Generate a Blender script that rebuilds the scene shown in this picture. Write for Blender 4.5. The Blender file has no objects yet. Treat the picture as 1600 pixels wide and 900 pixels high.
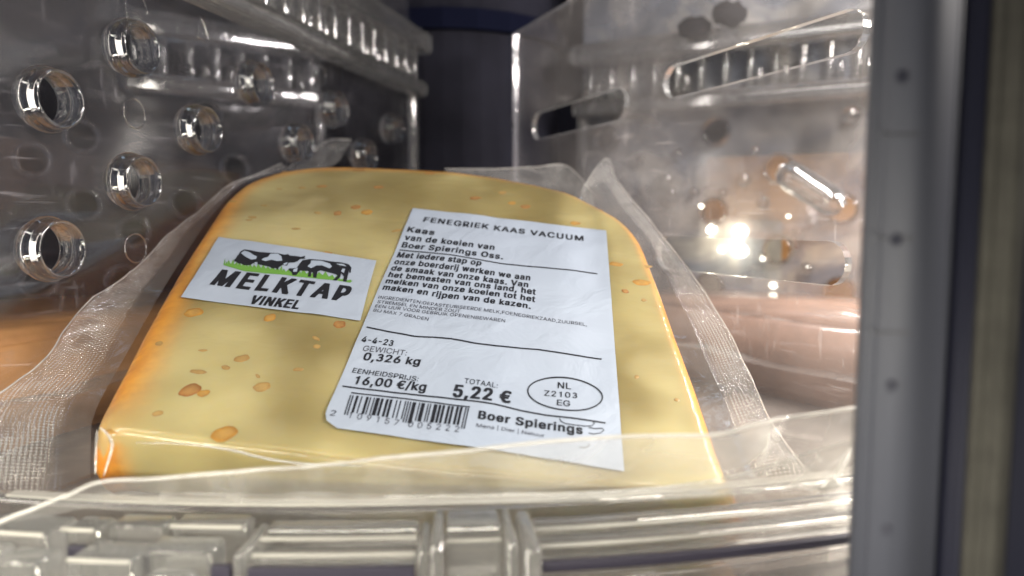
import bpy, bmesh, math, random
from mathutils import Vector, Matrix, noise
random.seed(7)
R = math.radians
S = 0.01                      # everything below is laid out in centimetres
scn = bpy.context.scene
C = scn.collection

# ------------------------------------------------------------------ camera
F = 1155.0                    # focal length in pixels of a 1600 px wide frame
PITCH = R(5.2)
CAMH = 6.2
cd = bpy.data.cameras.new('camera'); cam = bpy.data.objects.new('camera', cd); C.objects.link(cam)
cam.location = (0, 0, CAMH * S); cam.rotation_euler = (R(90) - PITCH, 0, 0)
cd.sensor_width = 36; cd.lens = 36 * F / 1600
cd.clip_start = 0.005; cd.clip_end = 50
cd.dof.use_dof = True; cd.dof.focus_distance = 0.172; cd.dof.aperture_fstop = 11
cd.dof.aperture_blades = 0
scn.camera = cam
# ------------------------------------------------------------------ world, lamps, exposure
w = bpy.data.worlds.new('World'); scn.world = w; w.use_nodes = True
bg = w.node_tree.nodes['Background']; bg.inputs[0].default_value = (0.50, 0.52, 0.66, 1); bg.inputs[1].default_value = 0.085
scn.view_settings.view_transform = 'Standard'; scn.view_settings.look = 'None'
scn.view_settings.exposure = 0; scn.view_settings.gamma = 1
scn.cycles.use_denoising = True
scn.cycles.max_bounces = 14; scn.cycles.transmission_bounces = 12; scn.cycles.transparent_max_bounces = 28
scn.cycles.glossy_bounces = 6; scn.cycles.diffuse_bounces = 4
scn.cycles.sample_clamp_indirect = 4; scn.cycles.blur_glossy = 0.3

def area(name, loc, target, sx, sy, power, col):
    l = bpy.data.lights.new(name, 'AREA'); l.shape = 'RECTANGLE'; l.size = sx * S; l.size_y = sy * S
    l.energy = power; l.color = col
    o = bpy.data.objects.new(name, l); C.objects.link(o)
    o.location = Vector(loc) * S
    o.rotation_euler = (Vector(target) - Vector(loc)).to_track_quat('-Z', 'Y').to_euler()
    return o
area('led_strip_front', (-2, 4, 20), (0, 15, 2), 24, 1.2, 0.088, (1.0, 0.95, 0.88))
area('led_strip_door_right', (7.6, 12.6, 7), (-7, 19, 5), 1.0, 24, 0.22, (1.0, 0.92, 0.80))
area('unseen_fill_left', (-17, 9, 8), (-2, 20, 4), 1.0, 24, 0.20, (1.0, 0.93, 0.82))  # unseen fill lamp, added to match the right strip and lift the plate
area('led_strip_right', (30, 16, 20), (10, 30, 5), 18, 1.2, 1.4, (1.0, 0.94, 0.88))
area('unseen_fill_neighbour', (14, 22, 19), (14, 30, 4), 1.0, 12, 0.45, (1.0, 0.94, 0.88))  # unseen lamp added between plate and far wall to brighten that side
area('cool_ceiling_lamp', (2, 22, 42), (0, 19, 0), 12, 8, 0.085, (0.55, 0.75, 1.0))
area('low_front_fill', (-3, 5.5, 2.2), (-1, 12.5, 1.6), 20, 0.8, 0.17, (1.0, 0.94, 0.80))  # unseen fill below the frame, added to light the rim's front faces

# ------------------------------------------------------------------ pixel / plane geometry (calibration of the place)
CF = Vector((0, math.cos(PITCH), -math.sin(PITCH)))
CU = Vector((0, math.sin(PITCH), math.cos(PITCH)))
CX = Vector((1, 0, 0))
CAM = Vector((0, 0, CAMH))
def ray(px, py): return CX * ((px - 800) / F) + CU * ((450 - py) / F) + CF
def at(px, py, depth): return CAM + ray(px, py) * depth
def hit(px, py, p0, n):
    d = ray(px, py); return CAM + d * ((p0 - CAM).dot(n) / d.dot(n))
LW = 5.8                                          # label width
n_c = Vector((0.031, 0.843, -0.537)).normalized()
N = (CX * n_c.x + CU * n_c.y + CF * n_c.z).normalized()
P0 = CAM + (CX * -0.5139 + CU * 0.4045 + CF * 3.829) * LW
A = (CX - N * CX.dot(N)).normalized()
B = N.cross(A).normalized()
O = hit(650, 500, P0, N)
def ab(px, py, off=0.0):
    p = hit(px, py, P0 + N * off, N) - O
    return (p.dot(A), p.dot(B))

# ------------------------------------------------------------------ helpers
def tag(o, label=None, cat=None, group=None, kind=None):
    if label: o['label'] = label
    if cat: o['category'] = cat
    if group: o['group'] = group
    if kind: o['kind'] = kind
    return o
def empty(name, loc=(0, 0, 0), **k):
    o = bpy.data.objects.new(name, None); C.objects.link(o); o.location = Vector(loc) * S
    o.empty_display_size = 0.01
    return tag(o, **k)
def mesh_obj(name, verts, faces, mat, parent=None, smooth=False, mats=None, fmat=None, world=True):
    """verts in world centimetres; local to parent"""
    me = bpy.data.meshes.new(name)
    off = Vector((0, 0, 0))
    p = parent
    while p is not None: off += p.location; p = p.parent
    me.from_pydata([tuple(Vector(v) * S - off) for v in verts], [], faces)
    for m in (mats or [mat]): me.materials.append(m)
    if fmat:
        for f, i in zip(me.polygons, fmat): f.material_index = i
    if smooth:
        for f in me.polygons: f.use_smooth = True
    me.update()
    o = bpy.data.objects.new(name, me); C.objects.link(o); o.parent = parent
    return o
def bm_obj(name, bm, mat, parent=None, smooth=False, sharp=0):
    me = bpy.data.meshes.new(name); 
    off = Vector((0, 0, 0)); p = parent
    while p is not None: off += p.location; p = p.parent
    for v in bm.verts: v.co = v.co * S - off
    bm.to_mesh(me); bm.free(); me.materials.append(mat)
    if smooth:
        for f in me.polygons: f.use_smooth = True
    o = bpy.data.objects.new(name, me); C.objects.link(o); o.parent = parent
    if sharp:
        m_ = o.modifiers.new('flat_faces', 'WEIGHTED_NORMAL'); m_.weight = 100; m_.keep_sharp = False
    return o
def box_bm(M, x0, x1, y0, y1, z0, z1, bev=0.0, seg=2, bm=None):
    """box in a local frame M (4x4), bevelled"""
    own = bm is None
    b = bmesh.new()
    r = bmesh.ops.create_cube(b, size=1)
    for v in b.verts:
        v.co = Vector(((x0 + x1) / 2 + v.co.x * (x1 - x0), (y0 + y1) / 2 + v.co.y * (y1 - y0), (z0 + z1) / 2 + v.co.z * (z1 - z0)))
    if bev > 0: bmesh.ops.bevel(b, geom=list(b.edges), offset=bev, segments=seg, affect='EDGES')
    bmesh.ops.transform(b, matrix=M, verts=b.verts)
    if own: return b
    me = bpy.data.meshes.new('tmp'); b.to_mesh(me); b.free(); bm.from_mesh(me); bpy.data.meshes.remove(me)
    return bm
def catmull(pts, n):
    """smooth resample of a list of tuples to n points"""
    P = [Vector(p) for p in pts]; m = len(P) - 1; out = []
    for i in range(n):
        t = i / (n - 1) * m; k = min(int(t), m - 1); f = t - k
        p0, p1, p2, p3 = P[max(k - 1, 0)], P[k], P[k + 1], P[min(k + 2, m)]
        out.append(0.5 * ((2 * p1) + (p2 - p0) * f + (2 * p0 - 5 * p1 + 4 * p2 - p3) * f * f + (3 * p1 - p0 - 3 * p2 + p3) * f ** 3))
    return out
def tube(pts, r, name, mat, parent, n=8, flat=1.0):
    vs = []; fs = []; m = len(pts)
    for i, p in enumerate(pts):
        t = (pts[min(i + 1, m - 1)] - pts[max(i - 1, 0)]).normalized()
        s = t.cross(N).normalized(); u = s.cross(t)
        rr = r[i] if isinstance(r, list) else r
        for k in range(n):
            a = 2 * math.pi * k / n
            vs.append(p + s * math.cos(a) * rr + u * math.sin(a) * rr * flat)
    for i in range(m - 1):
        for k in range(n):
            fs.append((i * n + k, i * n + (k + 1) % n, (i + 1) * n + (k + 1) % n, (i + 1) * n + k))
    fs.append(tuple(range(n))); fs.append(tuple((m - 1) * n + k for k in reversed(range(n))))
    return mesh_obj(name, vs, fs, mat, parent, smooth=True)

# ------------------------------------------------------------------ materials
class NT:
    def __init__(s, name):
        s.m = bpy.data.materials.new(name); s.m.use_nodes = True; s.t = s.m.node_tree; s.t.nodes.clear()
        s.out = s.n('ShaderNodeOutputMaterial')
    def n(s, typ, **kw):
        x = s.t.nodes.new(typ)
        for k, v in kw.items(): setattr(x, k, v)
        return x
    def l(s, a, b): s.t.links.new(a, b)
    def val(s, sock, v):
        if hasattr(v, 'links') or hasattr(v, 'is_linked'): s.l(v, sock)
        else: sock.default_value = v
    def math(s, op, a, b=0.5, clamp=False):
        x = s.n('ShaderNodeMath', operation=op, use_clamp=clamp); s.val(x.inputs[0], a); s.val(x.inputs[1], b); return x.outputs[0]
    def mix(s, f, a, b):
        x = s.n('ShaderNodeMixShader'); s.val(x.inputs[0], f); s.l(a, x.inputs[1]); s.l(b, x.inputs[2]); return x.outputs[0]
    def mixc(s, f, a, b):
        x = s.n('ShaderNodeMix', data_type='RGBA'); s.val(x.inputs[0], f); s.val(x.inputs[6], a); s.val(x.inputs[7], b); return x.outputs[2]
    def noise(s, scale, detail=2, rough=0.5, vec=None, dist=0.0):
        x = s.n('ShaderNodeTexNoise'); x.inputs['Scale'].default_value = scale; x.inputs['Detail'].default_value = detail
        x.inputs['Roughness'].default_value = rough; x.inputs['Distortion'].default_value = dist
        if vec is not None: s.l(vec, x.inputs['Vector'])
        return x.outputs[0]
    def coord(s, which='Object', scale=(1, 1, 1), rot=(0, 0, 0)):
        c = s.n('ShaderNodeTexCoord'); m = s.n('ShaderNodeMapping'); s.l(c.outputs[which], m.inputs[0])
        m.inputs['Scale'].default_value = scale; m.inputs['Rotation'].default_value = rot; return m.outputs[0]
    def ramp(s, f, a, b, va=0.0, vb=1.0):
        x = s.n('ShaderNodeMapRange', interpolation_type='SMOOTHSTEP'); s.l(f, x.inputs[0])
        x.inputs[1].default_value = a; x.inputs[2].default_value = b; x.inputs[3].default_value = va; x.inputs[4].default_value = vb
        return x.outputs[0]
    def bump(s, h, strength, dist=0.001):
        x = s.n('ShaderNodeBump'); x.inputs['Strength'].default_value = strength; x.inputs['Distance'].default_value = dist
        s.l(h, x.inputs['Height']); return x.outputs[0]

def sheet(name, hazecol2=None, **k0): return _sheet(name, hazecol2, **k0)
def _sheet(name, hazecol2, haze=0.1, rough=0.05, tint=(0.95, 0.95, 0.96), hazecol=(0.8, 0.8, 0.8), refl=1.0, scratch=0.3, mottled=0.5, spec=1.0, bumps=0.25, sc=1.0):
    """clear moulded plastic of a thin sheet: straight-through light, a mirror sheen that grows at grazing angles, and scuffs that scatter"""
    t = NT(name)
    tr = t.n('ShaderNodeBsdfTransparent'); tr.inputs[0].default_value = (*tint, 1)
    gl = t.n('ShaderNodeBsdfGlossy'); gl.inputs['Roughness'].default_value = rough
    lw = t.n('ShaderNodeLayerWeight'); lw.inputs[0].default_value = 0.5
    f = t.math('POWER', lw.outputs['Facing'], 4.0); f = t.math('MULTIPLY_ADD', f, 0.85); 
    f.node.inputs[2].default_value = 0.05 * spec
    f = t.math('MULTIPLY', f, refl, clamp=True)
    co = t.coord('Object')
    big = t.noise(14 * sc, 4, 0.6, co, 0.4)
    b = t.bump(t.noise(9, 2, 0.5, co), bumps, 0.02); t.l(b, gl.inputs['Normal'])
    # scuffs: thin stretched noise in two directions
    s1 = t.ramp(t.noise(1.0, 3, 0.6, t.coord('Object', (60, 60, 900), (0.3, 0.5, 0.2))), 0.60, 0.72)
    s2 = t.ramp(t.noise(1.0, 3, 0.6, t.coord('Object', (900, 50, 70), (0.2, 0.9, 0.7))), 0.62, 0.74)
    s3 = t.ramp(t.noise(700, 2, 0.5, co), 0.70, 0.78)
    s = t.math('ADD', t.math('ADD', s1, s2), s3, clamp=True)
    s = t.math('MULTIPLY', s, t.ramp(big, 0.35, 0.65))
    di = t.n('ShaderNodeBsdfDiffuse'); di.inputs[0].default_value = (*hazecol, 1)
    tl = t.n('ShaderNodeBsdfTranslucent'); tl.inputs[0].default_value = (*hazecol, 1)
    if hazecol2:
        cc = t.mixc(t.ramp(t.noise(22, 3, 0.6, co, 1.5), 0.38, 0.62), (*hazecol, 1), (*hazecol2, 1)); t.l(cc, di.inputs[0]); t.l(cc, tl.inputs[0])
    hz = t.mix(0.5, di.outputs[0], tl.outputs[0])
    body = t.mix(f, tr.outputs[0], gl.outputs[0])
    hf = t.math('MULTIPLY', t.ramp(big, 0.25, 0.75, 1 - mottled, 1 + mottled), haze)
    hf = t.math('ADD', hf, t.math('MULTIPLY', s, scratch), clamp=True)
    t.l(t.mix(hf, body, hz), t.out.inputs[0])
    return t.m
def glass(name, haze=0.08, rough=0.03, col=(1, 1, 1), clear=0.25, gloss=0.0, bmp=0.25):
    t = NT(name)
    p = t.n('ShaderNodeBsdfPrincipled'); p.inputs['Base Color'].default_value = (*col, 1)
    p.inputs['Transmission Weight'].default_value = 1; p.inputs['IOR'].default_value = 1.49; p.inputs['Roughness'].default_value = rough
    co = t.coord('Object')
    t.l(t.bump(t.noise(160, 2, 0.5, co), bmp, 0.002), p.inputs['Normal'])
    tr = t.n('ShaderNodeBsdfTransparent'); tr.inputs[0].default_value = (0.96, 0.96, 0.96, 1)
    di = t.n('ShaderNodeBsdfDiffuse'); di.inputs[0].default_value = (0.8, 0.8, 0.78, 1)
    tl = t.n('ShaderNodeBsdfTranslucent'); tl.inputs[0].default_value = (0.8, 0.8, 0.78, 1)
    gl = t.n('ShaderNodeBsdfGlossy'); gl.inputs['Roughness'].default_value = rough + 0.03
    x = t.mix(haze, t.mix(clear, t.mix(gloss, p.outputs[0], gl.outputs[0]), tr.outputs[0]), t.mix(0.5, di.outputs[0], tl.outputs[0]))
    t.l(x, t.out.inputs[0]); return t.m
def plain(name, col, rough=0.5, metal=0.0, coat=0.0, nz=0.0, nscale=80, bump=0.0, spec=0.5, stretch=(1, 1, 1)):
    t = NT(name); p = t.n('ShaderNodeBsdfPrincipled')
    p.inputs['Roughness'].default_value = rough; p.inputs['Metallic'].default_value = metal; p.inputs['Coat Weight'].default_value = coat
    p.inputs['Specular IOR Level'].default_value = spec
    n_ = t.noise(nscale, 4, 0.6, t.coord('Object', stretch))
    if nz:
        lo = tuple(c * (1 - nz) for c in col); hi = tuple(min(1, c * (1 + nz)) for c in col)
        t.l(t.mixc(t.ramp(n_, 0.3, 0.7), (*lo, 1), (*hi, 1)), p.inputs['Base Color'])
    else: p.inputs['Base Color'].default_value = (*col, 1)
    if bump: t.l(t.bump(n_, bump, 0.001), p.inputs['Normal'])
    t.l(p.outputs[0], t.out.inputs[0]); return t.m

M_wall = sheet('clear_moulded_wall', haze=0.016, rough=0.04, scratch=0.20, hazecol=(0.74, 0.72, 0.80), refl=0.9, mottled=0.8)
M_wall2 = sheet('clear_back_wall', haze=0.03, rough=0.12, scratch=0.10, refl=0.35, hazecol=(0.72, 0.70, 0.82))
M_sedge = glass('slot_edge', 0.22, 0.05, (0.9, 0.9, 1.0), 0.0, 0.1)
M_far = sheet('milky_far_wall', hazecol2=(0.42, 0.46, 0.54), haze=0.28, rough=0.12, scratch=0.12, hazecol=(0.88, 0.85, 0.80), refl=1.0, mottled=0.9)
M_plate = sheet('scuffed_acrylic_plate', haze=0.055, rough=0.10, scratch=0.22, hazecol=(0.85, 0.80, 0.78), refl=1.0, mottled=0.8)
M_edge = sheet('acrylic_cut_edge', haze=0.45, rough=0.2, scratch=0.1, hazecol=(0.8, 0.78, 0.84), refl=0.6)  # whitish haze stands in for light piped through to the edge
M_floor = sheet('tray_floor_plastic', haze=0.34, rough=0.08, hazecol=(0.82, 0.74, 0.66), scratch=0.3, refl=0.8)
M_ring = glass('clear_ring_plastic', 0.0, 0.02, (1, 1, 1), 0.14, 0.14)
M_rail = glass('clear_rail_plastic', 0.045, 0.05, (1, 0.98, 0.94), 0.1, 0.25)
M_rim = glass('clear_rim_plastic', 0.06, 0.03, (0.99, 0.98, 0.95), 0.15, 0.18, 0.05)
M_paper = None

def cheese_mat(name, flip=False):
    t = NT(name); p = t.n('ShaderNodeBsdfPrincipled')
    at_ = t.n('ShaderNodeAttribute', attribute_name='rind')
    co = t.coord('Object')
    big = t.noise(26, 2, 0.45, co, 0.2); fine = t.noise(220, 4, 0.6, co); mid = t.noise(50, 2, 0.5, co, 0.3)
    base = t.mixc(t.ramp(big, 0.32, 0.68), (0.225, 0.175, 0.066, 1), (0.47, 0.40, 0.185, 1))
    base = t.mixc(t.math('MULTIPLY', t.ramp(mid, 0.5, 0.75), 0.35), base, (0.56, 0.50, 0.27, 1))
    rind = t.mixc(t.ramp(fine, 0.3, 0.7), (0.56, 0.20, 0.010, 1), (0.74, 0.30, 0.015, 1))
    f = t.math('ADD', at_.outputs['Fac'], t.math('MULTIPLY', t.math('SUBTRACT', mid, 0.5), 0.35))
    f = t.ramp(f, 0.0, 1.05)
    c = t.mixc(f, base, rind)
    t.l(c, p.inputs['Base Color'])
    p.inputs['Subsurface Weight'].default_value = 0.6; p.inputs['Subsurface Radius'].default_value = (1, 0.6, 0.25)
    p.inputs['Subsurface Scale'].default_value = 0.004
    p.inputs['Roughness'].default_value = 0.42
    p.inputs['Coat Weight'].default_value = 0.8; p.inputs['Coat Roughness'].default_value = 0.10; p.inputs['Coat IOR'].default_value = 1.5
    h = t.math('ADD', t.noise(60, 3, 0.5, t.coord('Object', (1, 2.2, 1)), 1.2), t.math('MULTIPLY', fine, 0.15))
    b = t.bump(h, 0.16, 0.004); t.l(b, p.inputs['Coat Normal']); t.l(t.bump(mid, 0.05, 0.002), p.inputs['Normal'])
    t.l(p.outputs[0], t.out.inputs[0]); return t.m
M_cheese = cheese_mat('fenugreek_cheese')
def seed_mat(name, c1, c2):
    t = NT(name); p = t.n('ShaderNodeBsdfPrincipled'); nn = t.noise(500, 3, 0.6, t.coord('Object'))
    ra = t.n('ShaderNodeAttribute', attribute_name='rim').outputs['Fac']
    body = t.mixc(t.ramp(nn, 0.3, 0.7), (*c1, 1), (*c2, 1))
    core = t.mixc(0.18, body, (0.52, 0.42, 0.17, 1))
    rimc = t.mixc(t.ramp(t.math('ADD', ra, t.math('MULTIPLY', t.math('SUBTRACT', nn, 0.5), 0.5)), 0.1, 0.65), core, body)
    t.l(t.mixc(t.ramp(ra, 0.80, 1.0, 0.0, 0.55), rimc, (0.45, 0.36, 0.14, 1)), p.inputs['Base Color'])
    p.inputs['Roughness'].default_value = 0.5; p.inputs['Coat Weight'].default_value = 0.5; p.inputs['Coat Roughness'].default_value = 0.2
    t.l(p.outputs[0], t.out.inputs[0]); return t.m
M_seed = [seed_mat('seed_russet', (0.22, 0.085, 0.02), (0.36, 0.16, 0.04)), seed_mat('seed_ochre', (0.30, 0.14, 0.022), (0.44, 0.22, 0.035)),
          seed_mat('seed_pale', (0.27, 0.15, 0.045), (0.38, 0.23, 0.07))]

def film_mat(name, haze, emboss, spec=1.0):
    """vacuum bag film; emboss = the woven dot relief of the bag's channelled side (UV in cm)"""
    t = NT(name)
    tr = t.n('ShaderNodeBsdfTransparent'); tr.inputs[0].default_value = (0.97, 0.97, 0.96, 1)
    gl = t.n('ShaderNodeBsdfGlossy'); gl.inputs['Roughness'].default_value = 0.10
    di = t.n('ShaderNodeBsdfDiffuse'); di.inputs[0].default_value = (0.86, 0.84, 0.80, 1)
    tl = t.n('ShaderNodeBsdfTranslucent'); tl.inputs[0].default_value = (0.86, 0.84, 0.80, 1)
    co = t.coord('Object'); big = t.noise(45, 3, 0.6, co, 0.8)
    h = t.math('MULTIPLY', big, 1.0)
    lw = t.n('ShaderNodeLayerWeight'); lw.inputs[0].default_value = 0.5
    f = t.math('MULTIPLY', t.math('POWER', lw.outputs['Facing'], 3.0), 0.7)
    f = t.math('ADD', f, 0.06 * spec, clamp=True)
    hz = t.math('MULTIPLY', t.ramp(big, 0.3, 0.7, 0.6, 1.4), haze)
    if emboss:
        uv = t.n('ShaderNodeTexCoord').outputs['UV']
        sep = t.n('ShaderNodeSeparateXYZ'); t.l(uv, sep.inputs[0])
        k = 2 * math.pi / 0.17
        a = t.math('SINE', t.math('MULTIPLY', t.math('ADD', sep.outputs[0], sep.outputs[1]), k))
        b = t.math('SINE', t.math('MULTIPLY', t.math('SUBTRACT', sep.outputs[0], sep.outputs[1]), k))
        d = t.math('MULTIPLY', a, b)
        att = t.n('ShaderNodeAttribute', attribute_name='emboss').outputs['Fac']
        dd = t.math('MULTIPLY', t.math('MULTIPLY', d, att), t.ramp(t.noise(110, 3, 0.6, co), 0.35, 0.6, 0.35, 1.25))
        dot = t.ramp(dd, 0.15, 0.7)
        hz = t.math('ADD', hz, t.math('MULTIPLY', dot, 0.32))
        hz = t.math('ADD', hz, t.math('MULTIPLY', att, 0.05), clamp=True)
        nb = t.bump(dd, 0.8, 0.0006)
        nb2 = t.n('ShaderNodeBump'); nb2.inputs['Strength'].default_value = 0.4; nb2.inputs['Distance'].default_value = 0.003
        t.l(h, nb2.inputs['Height']); t.l(nb, nb2.inputs['Normal']); nrm = nb2.outputs[0]
    else: nrm = t.bump(h, 0.9, 0.006)
    t.l(nrm, gl.inputs['Normal'])
    s = t.mix(hz, t.mix(f, tr.outputs[0], gl.outputs[0]), t.mix(0.45, di.outputs[0], tl.outputs[0]))
    t.l(s, t.out.inputs[0]); return t.m
M_margin = film_mat('embossed_film', 0.12, True, 1.8)
M_flap = film_mat('plain_film', 0.22, False, 1.8)
M_hem = film_mat('film_hem', 0.45, False, 3.0)
M_fold = film_mat('film_fold', 0.30, False, 4.0)

def paper_mat():
    t = NT('label_paper'); p = t.n('ShaderNodeBsdfPrincipled')
    co = t.coord('Object'); 
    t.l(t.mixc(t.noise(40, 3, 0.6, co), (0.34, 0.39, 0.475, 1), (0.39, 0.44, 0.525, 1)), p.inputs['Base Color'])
    p.inputs['Roughness'].default_value = 0.38; p.inputs['Coat Weight'].default_value = 0.25; p.inputs['Coat Roughness'].default_value = 0.3
    h = t.math('ADD', t.noise(75, 3, 0.55, co, 1.5), t.math('MULTIPLY', t.noise(240, 2, 0.5, co), 0.12))
    t.l(t.bump(h, 0.16, 0.003), p.inputs['Normal'])
    t.l(p.outputs[0], t.out.inputs[0]); return t.m
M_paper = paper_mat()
M_ink = plain('black_ink', (0.012, 0.012, 0.016), 0.45)
M_inkgrey = plain('thin_ink', (0.06, 0.06, 0.075), 0.45)
M_green = plain('green_ink', (0.13, 0.30, 0.05), 0.45)
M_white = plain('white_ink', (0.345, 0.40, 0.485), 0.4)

# ------------------------------------------------------------------ the place: drum tray, walls
AX = Vector((-3.44, 44.06, 0))                    # the drum's axis
def wall_frame(theta):
    """x = outwards from the axis towards the front, y = across the wall (its face, towards +X side), z up. theta: angle left(-)/right(+) of the front"""
    d = Vector((math.sin(theta), -math.cos(theta), 0)); s = Vector((math.cos(theta), math.sin(theta), 0))
    return Matrix(((d.x, s.x, 0, AX.x), (d.y, s.y, 0, AX.y), (0, 0, 1, 0), (0, 0, 0, 1)))
def cut_sheet(name, Mf, outline, holes, th, mat, edge, parent):
    """sheet with real openings, made from a filled 2D curve"""
    cu = bpy.data.curves.new('tmp', 'CURVE'); cu.dimensions = '2D'; cu.fill_mode = 'BOTH'; cu.extrude = th / 2
    for poly in [outline] + holes:
        sp = cu.splines.new('POLY'); sp.points.add(len(poly) - 1); sp.use_cyclic_u = True
        for q, (x, y) in zip(sp.points, poly): q.co = (x, y, 0, 1)
    o = bpy.data.objects.new('tmp', cu); C.objects.link(o)
    me = bpy.data.meshes.new_from_object(o.evaluated_get(bpy.context.evaluated_depsgraph_get()))
    bpy.data.objects.remove(o); bpy.data.curves.remove(cu)
    vs = [Mf @ Vector((v.co.x, v.co.z, v.co.y)) for v in me.vertices]
    fs = [tuple(f.vertices) for f in me.polygons]
    fm = [0 if abs(f.normal.z) > 0.5 else 1 for f in me.polygons]
    bpy.data.meshes.remove(me)
    return mesh_obj(name, vs, fs, None, parent, mats=[mat, edge], fmat=fm)
def circle(cx, cy, r, n=28): return [(cx + r * math.cos(2 * math.pi * i / n), cy + r * math.sin(2 * math.pi * i / n)) for i in range(n)]
def slot(x0, x1, y0, y1, n=10):
    r = (y1 - y0) / 2; cy = (y0 + y1) / 2; out = []
    for i in range(n + 1):
        a = -math.pi / 2 + math.pi * i / n; out.append((x1 - r + r * math.cos(a), cy + r * math.sin(a)))
    for i in range(n + 1):
        a = math.pi / 2 + math.pi * i / n; out.append((x0 + r + r * math.cos(a), cy + r * math.sin(a)))
    return out
def lathe_y(prof, n=40):
    """profile of (r, y) turned about local y"""
    vs = []; fs = []; m = len(prof)
    for i in range(n):
        a = 2 * math.pi * i / n
        for r, y in prof: vs.append((r * math.cos(a), y, r * math.sin(a)))
    for i in range(n):
        for k in range(m):
            fs.append((i * m + k, i * m + (k + 1) % m, ((i + 1) % n) * m + (k + 1) % m, ((i + 1) % n) * m + k))
    return vs, fs
def rounded_prof(r0, r1, y0, y1, b):
    out = []
    for (cx, cy, a0) in ((r1 - b, y1 - b, 0), (r0 + b, y1 - b, 90), (r0 + b, y0 + b, 180), (r1 - b, y0 + b, 270)):
        for k in range(4):
            a = R(a0 + 30 * k); out.append((cx + b * math.cos(a), cy + b * math.sin(a)))
    return out
ring_prof = [(0.72, -0.10), (0.745, -0.05), (0.745, 0.04), (0.72, 0.10), (0.675, 0.13), (0.66, 0.17), (0.66, 0.34), (0.64, 0.40), (0.605, 0.42), (0.575, 0.40), (0.56, 0.35),
             (0.555, 0.05), (0.55, -0.25), (0.575, -0.30), (0.62, -0.30), (0.65, -0.26), (0.66, -0.12)]
def data_mesh(name, vs, fs, mat, smooth=True):
    me = bpy.data.meshes.new(name); me.from_pydata([tuple(Vector(v) * S) for v in vs], [], fs); me.materials.append(mat)
    for f in me.polygons: f.use_smooth = smooth
    return me
RINGME = data_mesh('hole_ring', *lathe_y(ring_prof), M_ring)
MARKME = data_mesh('ejector_mark', *lathe_y(rounded_prof(0.36, 0.39, 0.0, 0.03, 0.012), 32), M_ring)
def inst(name, me, M, parent, scale=1.0):
    o = bpy.data.objects.new(name, me); C.objects.link(o); o.parent = parent
    off = Vector((0, 0, 0)); p = parent
    while p is not None: off += p.location; p = p.parent
    M2 = M.copy(); M2.translation = M.translation * S - off
    o.matrix_local = M2 @ Matrix.Scale(scale, 4)
    return o
def to_wall(px, py, Mf):
    n = Mf.to_3x3() @ Vector((0, 1, 0)); p = hit(px, py, Vector(Mf.translation), n)
    q = Mf.inverted() @ p; return q.x, q.z

def moulded_wall(theta, r_in, r_out, ztop, rings, marks, side, label, rails, wm=None, rail_out=None, group='radial walls of the drum'):
    """a moulded clear partition; side=+1: bosses and rails on its +y face"""
    Mf = wall_frame(theta)
    root = empty('partition_wall', tuple(Mf @ Vector((r_in, 0, 0))), label=label, cat='partition', group=group)
    holes = [circle(x, z, 0.66, 28) for (x, z) in rings]
    cut_sheet('panel', Mf, [(r_in, 0), (r_out, 0), (r_out, ztop), (r_in, ztop)], holes, 0.22, wm or M_wall, M_ring, root)
    for (x, z) in rings:
        L = Mf @ Matrix.Translation((x, 0.11 * side, z))
        if side < 0: L = L @ Matrix.Rotation(math.pi, 4, 'Z')
        inst('hole_ring', RINGME, L, root)
    for (x, z) in marks:
        inst('ejector_mark', MARKME, Mf @ Matrix.Translation((x, 0.11 * side, z)), root)
    y = lambda a, b: (a, b) if side > 0 else (-b, -a)
    for (z0, z1, dep) in rails:
        y0, y1 = y(0.112, dep)
        bm_obj('rail', box_bm(Mf, r_in - 0.3, rail_out or r_out, y0, y1, z0, z1, 0.12, 3), M_rail, root, smooth=True, sharp=20)
    r_out2 = rail_out or r_out
    if rails:
        zt = rails[-1][1]; zb = rails[0][0]
        y0, y1 = y(0.112, 0.75)
        x = r_in + 0.5; first = None
        while x < r_out2 - 0.4:
            wdt = 0.28
            b = box_bm(Mf, x, x + wdt, y0, y1, zt + 0.003, zb - 0.003, 0.06, 2)
            o = bm_obj('rack_tooth', b, M_rail, root, smooth=True, sharp=20)
            if int((x * 10)) % 2 == 0:
                bm_obj('rack_stud', box_bm(Mf, x + 0.42, x + 0.72, y0, y1 * 0.8, zt + 0.003, (zt + zb) / 2, 0.08, 2), M_rail, root, smooth=True, sharp=20)
            x += 1.15
    # thick far end post
    y0, y1 = y(0.112, 0.5)
    ztp = rails[-1][0] - 0.01 if rails else ztop
    bm_obj('end_post', box_bm(Mf, r_in - 0.2, r_in + 0.35, y0, y1, 0.01, ztp, 0.08, 2), M_rail, root, smooth=True, sharp=20)
    return root, Mf

TH_L = -math.atan(0.26); TH_R = math.atan(0.43)
TH_L = -math.atan2(0.26, 1)
ML = wall_frame(TH_L)
rl = [to_wall(x, y, ML) for x, y in [(197, 76), (67, 156), (302, 203), (200, 284), (70, 389), (390, 131), (515, 171), (457, 224), (607, 201), (563, 243)]]
mk = [to_wall(x, y, ML) for x, y in [(207, 14), (204, 178), (206, 388), (497, 118)]]
wl, ML = moulded_wall(TH_L, 6.9, 33.2, 20.0, rl, mk, 1, 'clear perforated side wall left of the cheese with raised ring holes', [(14.35, 15.3, 1.25), (12.3, 13.0, 1.0)])
TH_R2 = R(61)
MR2 = wall_frame(TH_R2)
rr = [to_wall(x, y, MR2) for x, y in [(950, 216), (1120, 206), (1218, 264), (1316, 326), (1216, 390), (1116, 330), (1110, 446), (1206, 510), (1312, 456), (1395, 200), (1400, 400)]]
rr = [(x, z) for x, z in rr if z > 0.8]
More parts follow.
